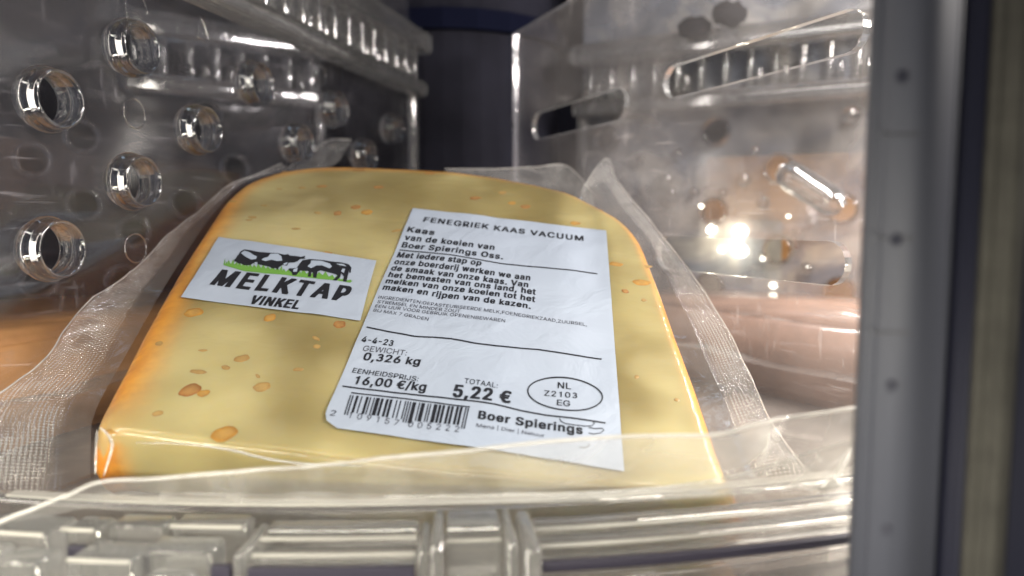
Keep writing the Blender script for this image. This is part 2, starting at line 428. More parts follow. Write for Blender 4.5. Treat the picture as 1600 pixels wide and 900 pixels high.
far_wall, _ = moulded_wall(TH_R2, 8.3, 33.2, 20.0, rr, [], -1, 'clear perforated wall seen blurred behind the slotted plate on the right', [(14.2, 15.2, 1.25), (11.6, 12.4, 1.0)], M_far)
TH_L2 = TH_L - R(37.8)
ML2 = wall_frame(TH_L2)
rl2 = [to_wall(x, y, ML2) for x, y in [(127, 214), (322, 182), (130, 320), (288, 318), (208, 362), (365, 264), (190, 440), (50, 250), (345, 68), (210, 120), (60, 440)]]
moulded_wall(TH_L2, 8.3, 33.2, 20.0, rl2, [], 1, 'clear perforated wall seen faintly through the left side wall', [(14.3, 15.3, 1.25), (11.9, 12.7, 1.0)], M_wall2, 17.5)

# slotted plate on the right
MR = wall_frame(TH_R)
def sl(a, b):
    (x0, z0), (x1, z1) = to_wall(*a, MR), to_wall(*b, MR); return slot(min(x0, x1), max(x0, x1), min(z0, z1), max(z0, z1))
plate = empty('slotted_plate', tuple(MR @ Vector((9, 0, 0))), label='scuffed clear plate with long round-ended slots right of the cheese', cat='divider')
xf, zf = to_wall(806, 52, MR); xf2, zf2 = to_wall(890, 2, MR)
slots = [slot(to_wall(1043, 0, MR)[0], to_wall(1357, 0, MR)[0], to_wall(1055, 153, MR)[1], to_wall(1055, 103, MR)[1]),
         slot(to_wall(835, 0, MR)[0], to_wall(982, 0, MR)[0], to_wall(905, 203, MR)[1], to_wall(905, 157, MR)[1]),
         slot(to_wall(1036, 0, MR)[0], to_wall(1343, 0, MR)[0], to_wall(1060, 422, MR)[1], to_wall(1060, 369, MR)[1])]
cut_sheet('plate', MR, [(xf, 0.0), (33.0, 0.0), (33.0, 21), (xf + 9, 21), (xf2, zf2), (xf, zf)], slots, 0.22, M_plate, M_sedge, plate)
# far edge, whitened to look lit from within
bm_obj('plate_edge', box_bm(MR, xf - 0.16, xf - 0.003, -0.10, 0.10, 0.0, zf, 0.03, 2), M_edge, plate)

# floor of the drum tier
def arc_pts(r, t0, t1, n): return [(AX.x + r * math.sin(t0 + (t1 - t0) * i / n), AX.y - r * math.cos(t0 + (t1 - t0) * i / n)) for i in range(n + 1)]
def arc_slab(name, r0, r1, z0, z1, t0, t1, mat, parent, bev=0.06, n=None):
    n = n or max(2, int(abs(t1 - t0) / R(1.5)))
    b = bmesh.new(); rows = []
    for i in range(n + 1):
        t = t0 + (t1 - t0) * i / n; d = Vector((math.sin(t), -math.cos(t), 0))
        rows.append([b.verts.new(AX + d * r + Vector((0, 0, z))) for r, z in ((r0, z0), (r1, z0), (r1, z1), (r0, z1))])
    for i in range(n):
        for k in range(4):
            b.faces.new((rows[i][k], rows[i][(k + 1) % 4], rows[i + 1][(k + 1) % 4], rows[i + 1][k]))
    b.faces.new(rows[0][::-1]); b.faces.new(rows[-1])
    bmesh.ops.recalc_face_normals(b, faces=b.faces)
    if bev:
        eg = [e for e in b.edges if len(e.link_faces) == 2 and e.calc_face_angle(0) > 0.8]
        bmesh.ops.bevel(b, geom=eg, offset=bev, segments=3, affect='EDGES')
    o = bm_obj(name, b, mat, parent, smooth=bev > 0, sharp=20)
    return o
fl = arc_slab('tray_floor', 4.5, 32.0, -0.35, -0.05, R(-88), R(100), M_floor, None, 0.0, 60); tag(fl, kind='structure', label='hazy clear floor of the drum tier')

# front rim of the tray, clear plastic
rim = empty('tray_front_rim', (0, 11, 0), label='clear ribbed front rim of the tray in the blurred foreground', cat='tray rim')
def th_at(px, Y=11.3): 
    return math.atan2((px - 800) / F * Y - AX.x, AX.y - Y)
M_blk = glass('clear_block_plastic', 0.13, 0.03, (0.99, 0.98, 0.95), 0.15, 0.16, 0.05)
M_glint = sheet('pale_edge_glint', haze=0.42, rough=0.08, scratch=0.0, hazecol=(0.92, 0.90, 0.82), refl=1.4)  # pale haze imitating the highlights along the rim's edges
M_gapshade = plain('purple_gap_shade', (0.020, 0.017, 0.032), 0.5)  # dark purple tone stands in for the shade of a gap
def arc(name, x0, x1, r0, r1, z0, z1, m, bev=0.04): return arc_slab(name, r0, r1, z0, z1, th_at(x0), th_at(x1), m, rim, bev)
arc_slab('ridge', 31.75, 32.15, -0.04, 1.42, R(-42), R(38), M_rim, rim, 0.06)
arc('ridge_lip', -120, 1700, 31.80, 32.06, 1.425, 1.465, M_glint, 0.012)
arc_slab('ledge', 32.16, 34.6, -0.04, 0.05, R(-42), R(38), M_rim, rim, 0.0)
for (x0, x1, r0, r1, z0, z1) in [(-70, 66, 32.5, 33.2, 0.06, 1.36), (-60, 20, 33.25, 33.8, 0.06, 1.24), (26, 96, 33.25, 33.8, 0.06, 1.18), (72, 130, 32.4, 32.9, 0.06, 1.34), (134, 236, 33.0, 33.7, 0.06, 1.22),
                                 (140, 232, 32.3, 32.8, 0.06, 1.36), (246, 368, 32.3, 32.75, 0.06, 1.40), (240, 345, 32.95, 33.5, 0.06, 1.30), (262, 330, 33.55, 33.9, 0.06, 1.08),
                                 (672, 690, 32.3, 33.7, 0.06, 1.44), (786, 802, 32.3, 33.7, 0.06, 1.44), (812, 836, 32.3, 33.8, 0.06, 1.38), (380, 398, 32.4, 33.6, 0.06, 1.30), (652, 668, 32.4, 33.6, 0.06, 1.30)]:
    arc('block', x0, x1, r0, r1, z0, z1, M_blk)
arc('catch', 694, 782, 32.5, 33.0, 0.06, 1.26, M_blk)
arc('catch_cap', 694, 782, 32.3, 33.0, 1.30, 1.42, M_rim, 0.03)
arc('window_bar', 402, 648, 32.4, 32.75, 1.18, 1.34, M_rim)
for x0, x1, r0, z0 in [(402, 648, 33.0, 1.27), (402, 648, 33.35, 1.17), (840, 1700, 32.75, 1.22), (840, 1700, 33.2, 1.14), (72, 128, 32.95, 1.32), (140, 236, 33.72, 1.21), (248, 366, 32.8, 1.37), (694, 782, 33.05, 1.22), (-60, 62, 33.22, 1.335)]:
    arc('edge_glint_bar', x0, x1, r0, r0 + 0.06, z0, z0 + 0.055, M_glint, 0.01)  # thin pale bars in place of bright specular edge lines
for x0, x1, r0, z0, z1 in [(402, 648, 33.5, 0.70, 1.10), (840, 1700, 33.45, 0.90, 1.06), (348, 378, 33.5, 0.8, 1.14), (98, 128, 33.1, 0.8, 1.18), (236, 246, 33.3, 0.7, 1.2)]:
    arc('gap_shade_strip', x0, x1, r0, r0 + 0.12, z0, z1, M_gapshade, 0.02)  # dark strips put in for the shaded gaps below the rim
arc('window_sill', 402, 648, 32.8, 33.4, 0.9, 1.10, M_rim)
arc('long_bar', 840, 1700, 32.3, 32.7, 0.95, 1.26, M_rim)
arc('long_bar', 840, 1700, 32.85, 33.15, 0.90, 1.16, M_rim)

M_dark = plain('dark_slate_metal', (0.013, 0.013, 0.020), 0.85, 0.0, nz=0.4, nscale=12, spec=0.12)
M_darker = plain('navy_plastic', (0.004, 0.005, 0.014), 0.9, spec=0.05)
M_tan = plain('tan_card', (0.20, 0.18, 0.14), 0.7, nz=0.2)
M_under = plain('dark_machine_floor', (0.045, 0.038, 0.055), 0.5, nz=0.5, nscale=20)
# lower machine floor, side and back panels of the machine
def struct_box(name, x0, x1, y0, y1, z0, z1, mat, label):
    o = bm_obj(name, box_bm(Matrix(), x0, x1, y0, y1, z0, z1), mat); tag(o, kind='structure', label=label); return o
struct_box('machine_floor', -60, 60, 9.5, 90, -9, -8, M_under, 'dark floor of the machine under the drum')
struct_box('back_panel', -60, 60, 80, 81, -8, 60, M_dark, 'dark back panel of the machine')

# drum core behind the gap
core = empty('drum_core', (AX.x, AX.y, 0), label='dark slate hub column behind the gap between the clear walls', cat='hub')
cv, cf = lathe_y([(0.01, -6), (6.2, -6), (6.2, 26), (0.01, 26)], 40)
cb = [(AX.x + x, AX.y + z, y) for x, y, z in cv]
mesh_obj('column', cb, cf, M_dark, core)
for z0, z1 in ((15.7, 16.7),):
    cv, cf = lathe_y([(6.21, z0), (6.6, z0), (6.6, z1), (6.21, z1)], 24)
    mesh_obj('collar', [(AX.x + x, AX.y + z, y) for x, y, z in cv], cf, M_darker, core)
back = empty('rear_bracket', (0, 60, 0), label='navy bracket with a pale tan block high up behind the gap', cat='bracket')
bm_obj('crossbar', box_bm(Matrix(), -14, 1.5, 60, 61, 21.0, 23.2, 0.1), M_darker, back)
bm_obj('pale_block', box_bm(Matrix(), -4.8, -2.2, 61.5, 63, 23.5, 32, 0.1), M_tan, back)
bm_obj('upright', box_bm(Matrix(), -9.5, -8.6, 61.2, 62, -8, 20.9, 0.1), M_dark, back)
bm_obj('upright', box_bm(Matrix(), 0.2, 1.4, 61.2, 62, -8, 20.9, 0.1), M_darker, back)

# small dark lumps beyond the plate
for k, (px, py, lab) in enumerate([(1085, 46, 'left dark lump seen through the top of the slotted plate'), (1140, 22, 'right dark lump seen through the top of the slotted plate')]):
    n = MR2.to_3x3() @ Vector((0, -1, 0)); c = hit(px, py, Vector(MR2.translation) + n * 1.6, n)
    b = bmesh.new(); bmesh.ops.create_uvsphere(b, u_segments=20, v_segments=12, radius=1)
    for v in b.verts:
        q = v.co; k_ = 0.9 + 0.35 * noise.noise(q * 3 + Vector((px, 0, 0)))
        v.co = c + Vector((q.x * 0.85, q.y * 0.4, q.z * 0.62)) * k_
    o = bm_obj('dark_lump', b, plain('dark_matte', (0.004, 0.004, 0.006), 0.9, spec=0.1) if k == 0 else bpy.data.materials['dark_matte'], smooth=True)
    tag(o, lab, 'cap', 'dark lumps')

# small clear pegs on the far wall
peg_n = MR2.to_3x3() @ Vector((0, -1, 0))
for (px, py, rr_) in [(1041, 280, .34), (1162, 281, .34), (1049, 303, .30), (1192, 317, .30), (1130, 300, .22), (1085, 300, .25), (1060, 240, .25), (1010, 300, .3), (1180, 235, .22), (1260, 420, .3), (1330, 180, .4), (1290, 480, .3), (1070, 420, .25), (1000, 250, .25)]:
    c = hit(px, py, Vector(MR2.translation) + peg_n * 0.35, peg_n); b = bmesh.new(); bmesh.ops.create_uvsphere(b, u_segments=16, v_segments=10, radius=rr_)
    for v in b.verts: v.co = c + v.co
    bm_obj('peg', b, M_ring, far_wall, smooth=True)
# clear stand-off rod between two bosses of the far wall
n = MR2.to_3x3() @ Vector((0, -1, 0))
p1 = hit(1218, 264, Vector(MR2.translation) + n * 1.2, n); p2 = hit(1316, 326, Vector(MR2.translation) + n * 1.2, n)
rod = tube([p1.lerp(p2, i / 11) for i in range(12)], [0.3, 0.62] + [0.68] * 8 + [0.62, 0.3], 'stand_off_rod', M_rail, None, 20)
tag(rod, 'slanting clear rod between two round bosses behind the slotted plate', 'rod')

# ------------------------------------------------------------------ LED modules glowing behind the plate
t = NT('led_glow'); em = t.n('ShaderNodeEmission'); em.inputs[0].default_value = (1, 0.93, 0.72, 1); em.inputs[1].default_value = 26; t.l(em.outputs[0], t.out.inputs[0]); M_led = t.m
led = empty('led_board', tuple(at(1150, 385, 36.5)), label='cluster of glowing warm white LEDs shining through the slotted plate', cat='LED board')
for (px, py, r) in [(1112, 359, 0.22), (1157, 361, 0.36), (1157, 392, 0.36), (1208, 446, 0.18), (1128, 390, 0.14), (1096, 322, 0.09), (1192, 404, 0.10), (1232, 338, 0.08), (1180, 470, 0.08)]:
    c = at(px, py, 36.5); b = bmesh.new(); bmesh.ops.create_uvsphere(b, u_segments=16, v_segments=8, radius=r)
    for v in b.verts: v.co = c + Vector((v.co.x, v.co.y * 0.4, v.co.z * 0.8))
    bm_obj('led', b, M_led, led, smooth=True)
c = at(1150, 400, 37.3)
bm_obj('board', box_bm(Matrix.Translation(c), -1.9, 3.0, 0, 0.2, -3.0, 1.8, 0.05), plain('board_grey', (0.3, 0.28, 0.25), 0.5, nz=0.2), led)

# ------------------------------------------------------------------ the cheese
OUT = [(148, 672), (143, 655), (160, 620), (182, 580), (215, 520), (252, 455), (285, 403), (318, 356), (345, 318), (366, 296), (398, 277), (450, 264), (520, 258.5), (600, 260),
       (690, 265), (760, 272), (830, 286), (890, 301), (940, 323), (975, 345), (1000, 374), (1016, 410), (1040, 474), (1066, 545), (1092, 616), (1118, 690), (1146, 762)]
FRONT = [(1146, 762), (1120, 770), (1000, 764), (850, 752), (700, 740), (580, 725), (440, 707), (290, 690), (200, 678), (148, 672)]
def dense(poly, step, smooth=True):
    P = [Vector((*p, 0)) for p in poly]; L = sum((P[i + 1] - P[i]).length for i in range(len(P) - 1))
    pts = catmull([tuple(p) for p in P], 400); out = [pts[0]]; acc = 0
    n = max(4, int(L / step)); tot = sum((pts[i + 1] - pts[i]).length for i in range(399)); want = tot / n; k = 1
    for i in range(399):
        acc += (pts[i + 1] - pts[i]).length
        if acc >= want * k and k < n: out.append(pts[i + 1]); k += 1
    out.append(pts[-1]); return [(p.x, p.y) for p in out]
o_ab = dense([ab(*p) for p in OUT], 0.22); f_ab = dense([ab(*p) for p in FRONT], 0.22)
loop = o_ab[:-1] + f_ab[:-1]; NO = len(o_ab)
nl = len(loop)
cen = (sum(p[0] for p in loop) / nl, sum(p[1] for p in loop) / nl)
segs_o = [(o_ab[i], o_ab[i + 1]) for i in range(len(o_ab) - 1)]; segs_f = [(f_ab[i], f_ab[i + 1]) for i in range(len(f_ab) - 1)]
def sd(p, segs):
    best = 1e9; bi = 0
    for i, (a, b) in enumerate(segs):
        ax, ay = a; bx, by = b; dx, dy = bx - ax, by - ay; L = dx * dx + dy * dy
        t_ = max(0, min(1, ((p[0] - ax) * dx + (p[1] - ay) * dy) / L)) if L else 0
        d = (p[0] - ax - dx * t_) ** 2 + (p[1] - ay - dy * t_) ** 2
        if d < best: best = d; bi = i
    return math.sqrt(best), bi
def rnd(d, r): return 0.0 if d >= r else -r * (1 - math.sqrt(max(0, 1 - ((r - d) / r) ** 2)))
def H(a, b):
    d1, i = sd((a, b), segs_o); d2, _ = sd((a, b), segs_f)
    left = 1 - min(1, i / (0.45 * len(segs_o)))                      # fuller rounding of the left rind
    r = 0.22 + 0.30 * left
    h = rnd(d1, r) + rnd(d2, 0.16)
    h += 0.05 * noise.noise(Vector((a * 0.35, b * 0.35, 3.1))) + 0.018 * noise.noise(Vector((a * 1.1, b * 1.1, 7.7)))
    return h
def top(a, b, e=0.0): return O + A * a + B * b + N * (H(a, b) + e)
TH = 1.75
rings_in = [0, 0.006, 0.014, 0.025, 0.04, 0.06, 0.085, 0.12, 0.17, 0.23, 0.3, 0.38, 0.47, 0.56, 0.65, 0.74, 0.83, 0.91]
vs = []; rind = []
for s_ in rings_in:
    for (a, b) in loop:
        q = (a + (cen[0] - a) * s_, b + (cen[1] - b) * s_)
        vs.append(top(*q))
        d1, i = sd(q, segs_o); left = 1 - min(1, i / (0.62 * len(segs_o)))
        wd = 0.30 + 1.0 * left
        d2, _ = sd(q, segs_f); fr = min(1, d2 / 1.3); rind.append(max(0.0, 1 - d1 / wd) ** 0.8 * (0.8 + 0.2 * left) * (0.35 + 0.65 * fr * fr * (3 - 2 * fr)))
vs.append(top(*cen)); rind.append(0.0); ci = len(vs) - 1
fs = []
K = len(rings_in)
for j in range(K - 1):
    for i in range(nl): fs.append((j * nl + i, j * nl + (i + 1) % nl, (j + 1) * nl + (i + 1) % nl, (j + 1) * nl + i))
for i in range(nl): fs.append(((K - 1) * nl + i, (K - 1) * nl + (i + 1) % nl, ci))
base = len(vs); side = [0.12, 0.3, 0.5, 0.7, 0.88, 1.0]
nrm2 = []
for i in range(nl):
    p, q = loop[(i - 1) % nl], loop[(i + 1) % nl]; tx, ty = q[0] - p[0], q[1] - p[1]; L = math.hypot(tx, ty)
    nrm2.append((ty / L, -tx / L))
sgn = 1 if (nrm2[3][0] * (loop[3][0] - cen[0]) + nrm2[3][1] * (loop[3][1] - cen[1])) > 0 else -1
for s_ in side:
    for i, (a, b) in enumerate(loop):
        isf = i >= NO - 1
        bulge = (0.05 if isf else 0.22) * math.sin(math.pi * min(1, s_ * 0.95))
        inset = 0.12 * max(0, (s_ - 0.8) / 0.2) ** 2
        o_ = (bulge - inset) * sgn
        r0 = H(a, b)
        vs.append(O + A * (a + nrm2[i][0] * o_) + B * (b + nrm2[i][1] * o_) + N * (r0 * (1 - s_) - TH * s_))
        e_ = min(i - (NO - 1), nl - 1 - i) if isf else 0
        rind.append(max(0.0, 1 - e_ * 0.38) * 0.8 if isf else 1.0)
for j in range(len(side)):
    a0 = 0 if j == 0 else base + (j - 1) * nl; a1 = base + j * nl
    for i in range(nl): fs.append((a0 + (i + 1) % nl, a0 + i, a1 + i, a1 + (i + 1) % nl))
fs.append(tuple(base + (len(side) - 1) * nl + i for i in range(nl)))
cheese = mesh_obj('cheese_wedge', vs, fs, M_cheese, None, smooth=True)
at_ = cheese.data.attributes.new('rind', 'FLOAT', 'POINT')
for i, v in enumerate(rind): at_.data[i].value = v
bmc = bmesh.new(); bmc.from_mesh(cheese.data); bmesh.ops.recalc_face_normals(bmc, faces=bmc.faces); bmc.to_mesh(cheese.data); bmc.free()
tag(cheese, 'pale yellow fenugreek cheese wedge with orange rind sealed in clear film', 'cheese')
# seeds pressed into the cut face: (px, py, length cm, width, turn, material)
SEEDS = [(298, 609, .42, .26, 40, 0), (318, 614, .24, .16, -10, 1), (408, 604, .36, .22, 20, 2), (351, 678, .46, .27, 35, 1), (422, 496, .26, .22, 10, 1), (530, 507, .28, .22, 0, 0), (378, 560, .30, .18, 25, 2),
         (310, 580, .36, .10, -8, 2), (528, 333, .22, .20, 0, 0), (556, 324, .26, .22, 40, 0), (573, 332, .30, .24, 10, 1), (592, 293, .34, .14, 0, 0), (743, 310, .30, .18, 15, 0), (821, 323, .26, .20, 20, 0),
         (800, 318, .20, .16, 0, 1), (785, 302, .24, .16, 0, 2), (1003, 442, .40, .22, -5, 1), (962, 413, .34, .16, -15, 1), (977, 456, .16, .14, 0, 0), (175, 671, .32, .10, 0, 1), (302, 488, .40, .26, 10, 1),
         (503, 291, .30, .12, 5, 0), (672, 271, .30, .12, 0, 0), (560, 266, .36, .16, 0, 0), (510, 395, .28, .12, 0, 1), (938, 323, .16, .10, 0, 0), (900, 348, .28, .16, 0, 1), (1057, 625, .10, .08, 0, 2),
         (1006, 470, .12, .10, 0, 2), (445, 268, .20, .10, 0, 0), (700, 345, .2, .1, 0, 2), (620, 360, .28, .10, 30, 2), (995, 588, .12, .07, 60, 2), (1010, 415, .26, .12, 0, 2)]
for k in range(16):
    SEEDS.append((random.uniform(330, 620), random.uniform(290, 370), random.uniform(.12, .24), random.uniform(.06, .12), random.uniform(-30, 30), 2) if k % 2 else (random.uniform(230, 500), random.uniform(520, 700), random.uniform(.10, .22), random.uniform(.05, .12), random.uniform(-60, 60), 2))
for k, (px, py, L_, W_, an, mi) in enumerate(SEEDS):
    L_ *= 1.15; W_ *= 1.15
    a, b = ab(px, py); c = top(a, b, -0.012); ca, sa = math.cos(R(an)), math.sin(R(an))
    vsd = []; fsd = []; nr, nc = 8, 24
    for j in range(1, nr):
        ph = math.pi / 2 * (1 - j / nr) 
        for i in range(nc):
            th = 2 * math.pi * i / nc
            wob = 1 + 0.28 * noise.noise(Vector((math.cos(th) * 1.3, math.sin(th) * 1.3, k * 3.3)))
            x = math.cos(ph) ** 0.8 * math.cos(th) * L_ / 2 * wob; y = math.cos(ph) ** 0.8 * math.sin(th) * W_ / 2 * wob * 1.25
            dent = -0.004 * math.exp(-((x * ca) ** 2 + y * y) / (0.12 * L_) ** 2)
            a2, b2 = a + x * ca - y * sa, b + x * sa + y * ca
            vsd.append(O + A * a2 + B * b2 + N * (H(a, b) + 0.014 * math.sin(ph) ** 0.6 + dent - 0.004))
    for j in range(nr - 2):
        for i in range(nc): fsd.append((j * nc + i, j * nc + (i + 1) % nc, (j + 1) * nc + (i + 1) % nc, (j + 1) * nc + i))
    fsd.append(tuple(reversed(range(nc))))
    so = mesh_obj('seed', vsd, fsd, M_seed[mi], cheese, smooth=True)
    ra = so.data.attributes.new('rim', 'FLOAT', 'POINT')
    for q in range(len(vsd)): ra.data[q].value = (q // nc) / (nr - 2)

# ------------------------------------------------------------------ vacuum bag
bag = empty('vacuum_bag', tuple(O), label='clear embossed vacuum bag sealed round the cheese with two paper labels', cat='vacuum bag')
def loft(name, rows_in, rows_out, n, m, mat, amp=0.05, seed=0.0, emb=(0.3, 1.0), curl=0.0, power=1.0):
    Pi = catmull(rows_in, n); Po = catmull(rows_out, n); vs = []; uvs = []; emv = []; fs = []
    u = 0
    for i in range(n):
        if i: u += (Po[i] - Po[i - 1]).length * 0.5 + (Pi[i] - Pi[i - 1]).length * 0.5
        Wd = (Po[i] - Pi[i]).length
        for j in range(m):
            t_ = j / (m - 1); p = Pi[i].lerp(Po[i], t_)
            d = amp * min(1, 3 * t_) * noise.noise(p * 0.55 + Vector((seed, 0, 0))) + amp * 0.35 * noise.noise(p * 1.7 + Vector((0, seed, 0))) * t_
            p = p + N * (d + curl * t_ * t_)
            vs.append(p); uvs.append((u, t_ * Wd)); 
            e = max(0, min(1, (t_ - emb[0]) / 0.12)) * max(0, min(1, (emb[1] - t_) / 0.08)) if emb[1] > emb[0] else 0
            emv.append(e)
    for i in range(n - 1):
        for j in range(m - 1): fs.append((i * m + j, (i + 1) * m + j, (i + 1) * m + j + 1, i * m + j + 1))
    o = mesh_obj(name, vs, fs, mat, bag, smooth=True)
    uvl = o.data.uv_layers.new(name='UVMap')
    for lp in o.data.loops: uvl.data[lp.index].uv = uvs[lp.vertex_index]
    a_ = o.data.attributes.new('emboss', 'FLOAT', 'POINT')
    for i, e in enumerate(emv): a_.data[i].value = e
    edge = [Vector(vs[i * m + m - 1]) for i in range(n)]
    return o, edge
def pl(px, py, off): return tuple(hit(px, py, P0 + N * off, N))
# left margin
_, e1 = loft('side_margin', [pl(140, 770, -1.1), pl(142, 700, -.9), pl(150, 640, -.8), pl(205, 540, -.8), pl(262, 440, -.8), pl(325, 345, -.8), pl(368, 296, -.8), pl(400, 278, -.8), pl(452, 266, -.9)],
     [pl(-120, 800, -.4), pl(-100, 700, -.3), pl(-20, 630, -.4), pl(68, 563, -.6), pl(112, 498, -.7), pl(205, 422, -.8), pl(300, 340, -.9), pl(360, 290, -.9), pl(440, 258, -.9)], 90, 14, M_margin, 0.16, 1.0, (0.22, 0.97))
tube(e1, 0.018, 'hem', M_hem, bag, 6)
# rear left flap
_, e2 = loft('corner_flap', [pl(455, 268, -1.0), pl(495, 263, -1.0), pl(525, 256, -1.0), pl(547, 226, -1.0)], [pl(450, 262, -1.0), pl(485, 238, -1.1), pl(515, 218, -1.2), pl(549, 218, -1.3)], 24, 8, M_flap, 0.05, 2.0)
tube(e2, 0.02, 'hem', M_hem, bag, 6)
_, e3 = loft('rear_margin', [pl(700, 270, -.9), pl(770, 278, -.9), pl(840, 296, -.9), pl(900, 318, -.9), pl(930, 330, -.9)], [pl(695, 264, -1.0), pl(770, 264, -1.0), pl(840, 260, -1.0), pl(886, 259, -1.0), pl(925, 300, -.9)], 30, 8, M_flap, 0.04, 3.0)
tube(e3, 0.02, 'hem', M_hem, bag, 6)
# right margin
_, e4 = loft('side_margin', [pl(905, 312, -.9), pl(935, 326, -.9), pl(972, 350, -.8), pl(998, 384, -.8), pl(1035, 478, -.8), pl(1075, 590, -.8), pl(1112, 690, -.8), pl(1138, 775, -1.0)],
     [pl(912, 290, -.6), pl(948, 247, -.5), pl(966, 285, -.7), pl(1022, 352, -.8), pl(1100, 455, -.8), pl(1165, 570, -.7), pl(1208, 665, -.6), pl(1290, 770, -.5)], 90, 14, M_margin, 0.10, 4.0, (0.42, 0.97))
tube(e4, 0.018, 'hem', M_hem, bag, 6)
# standing front flap, nearer than the wedge
hem = [(-60, 840, 11.6), (0, 814, 11.6), (105, 775, 11.5), (162, 753, 11.5), (280, 744, 11.5), (450, 731, 11.5), (600, 717, 11.5), (700, 707, 11.5), (853, 690, 11.5), (984, 682, 11.5), (1115, 679, 11.5), (1203, 658, 11.6), (1334, 637, 11.7), (1420, 620, 11.8)]
foot = [(-60, 850, 12.2), (0, 830, 12.2), (105, 800, 12.2), (162, 790, 12.2), (280, 788, 12.2), (450, 788, 12.2), (600, 788, 12.2), (700, 788, 12.2), (853, 786, 12.2), (984, 782, 12.2), (1115, 778, 12.2), (1203, 770, 12.3), (1334, 757, 12.4), (1420, 750, 12.5)]
_, e5 = loft('front_flap', [tuple(at(*p)) for p in foot], [tuple(at(*p)) for p in hem], 110, 12, M_flap, 0.06, 5.0)
tube(e5, 0.030, 'hem', M_hem, bag, 8)
mid = [(600, 776, 12.0), (760, 774, 12.0), (980, 766, 11.9), (1137, 746, 11.9), (1240, 715, 11.9), (1334, 687, 11.9)]
tube(catmull([tuple(at(*p)) for p in mid], 40), 0.022, 'fold', M_fold, bag, 6)
_, e6 = loft('front_flap', [tuple(at(x, y + 12, z + .2)) for x, y, z in [(250, 772, 12), (600, 776, 12.0), (980, 772, 11.9), (1137, 760, 11.9), (1334, 740, 11.9)]],
     [tuple(at(*p)) for p in [(250, 770, 12), (600, 772, 12.0), (980, 764, 11.9), (1137, 746, 11.9), (1334, 687, 11.9)]], 60, 6, M_flap, 0.02, 6.0)
# wrinkles and folds in the film
def fold(pts, r, off=0.03, name='fold', depth=None):
    P = [tuple(at(*p)) if len(p) == 3 else tuple(top(*ab(*p), off)) for p in pts]
    n = 26; q = catmull(P, n); rr_ = [r * (0.25 + 0.75 * math.sin(math.pi * i / (n - 1))) for i in range(n)]
    tube(q, rr_, name, M_fold, bag, 6)
fold([(212, 692, 13.25), (290, 694, 13.2), (360, 703, 13.2), (400, 713, 13.2), (450, 722, 13.2), (520, 727, 13.2), (575, 728, 13.2)], 0.028)
fold([(152, 672, 13.5), (150, 700, 13.4), (149, 742, 13.3)], 0.022)
fold([(155, 668, 13.5), (166, 676, 13.4), (175, 694, 13.3), (170, 718, 13.2), (162, 744, 13.2)], 0.028)
fold([(1180, 735, 12.0), (1192, 715, 12.0), (1200, 690, 12.0), (1196, 672, 12.0), (1188, 690, 12.0), (1184, 715, 12.0)], 0.03)
fold([(1330, 700, 11.9), (1318, 720, 11.9), (1306, 745, 11.9), (1300, 762, 11.9)], 0.05)
fold([(1285, 762, 11.9), (1300, 752, 11.9), (1318, 758, 11.9)], 0.05)
for k in range(9):
    x = random.uniform(150, 900); L_ = random.uniform(60, 150); y0 = 776 + random.uniform(-5, 6)
    fold([(x + L_ * q / 5, y0 + random.uniform(-2.5, 2.5), 12.6) for q in range(6)], random.uniform(0.008, 0.018))
for k in range(14):
    x = random.uniform(1170, 1300); y = random.uniform(700, 760); fold([(x, y, 12.2), (x + random.uniform(-14, 14), y + random.uniform(4, 14), 12.2), (x + random.uniform(-8, 20), y + random.uniform(8, 22), 12.2)], random.uniform(0.008, 0.02))
for k in range(10):
    x = random.uniform(1000, 1290); y = 776 - (x - 1000) * 0.05; fold([(x, y, 12.2), (x + 20, y + random.uniform(-4, 4), 12.2), (x + 50, y - 4, 12.2)], random.uniform(0.012, 0.03))
# ------------------------------------------------------------------ labels
def solve(Am, bv):
    n = len(bv); Mx = [list(r) + [b] for r, b in zip(Am, bv)]
    for i in range(n):
        p = max(range(i, n), key=lambda k: abs(Mx[k][i])); Mx[i], Mx[p] = Mx[p], Mx[i]
        for k in range(n):
            if k != i:
                f = Mx[k][i] / Mx[i][i]
                for j in range(i, n + 1): Mx[k][j] -= f * Mx[i][j]
    return [Mx[i][n] / Mx[i][i] for i in range(n)]
def homog(src, dst):
    Am = []; bv = []
    for (x, y), (u, v) in zip(src, dst):
        Am.append([x, y, 1, 0, 0, 0, -u * x, -u * y]); bv.append(u); Am.append([0, 0, 0, x, y, 1, -v * x, -v * y]); bv.append(v)
    h = solve(Am, bv) + [1]
    return lambda x, y: ((h[0] * x + h[1] * y + h[2]) / (h[6] * x + h[7] * y + 1), (h[3] * x + h[4] * y + h[5]) / (h[6] * x + h[7] * y + 1))
UNIT = [(0, 0), (1, 0), (1, 1), (0, 1)]
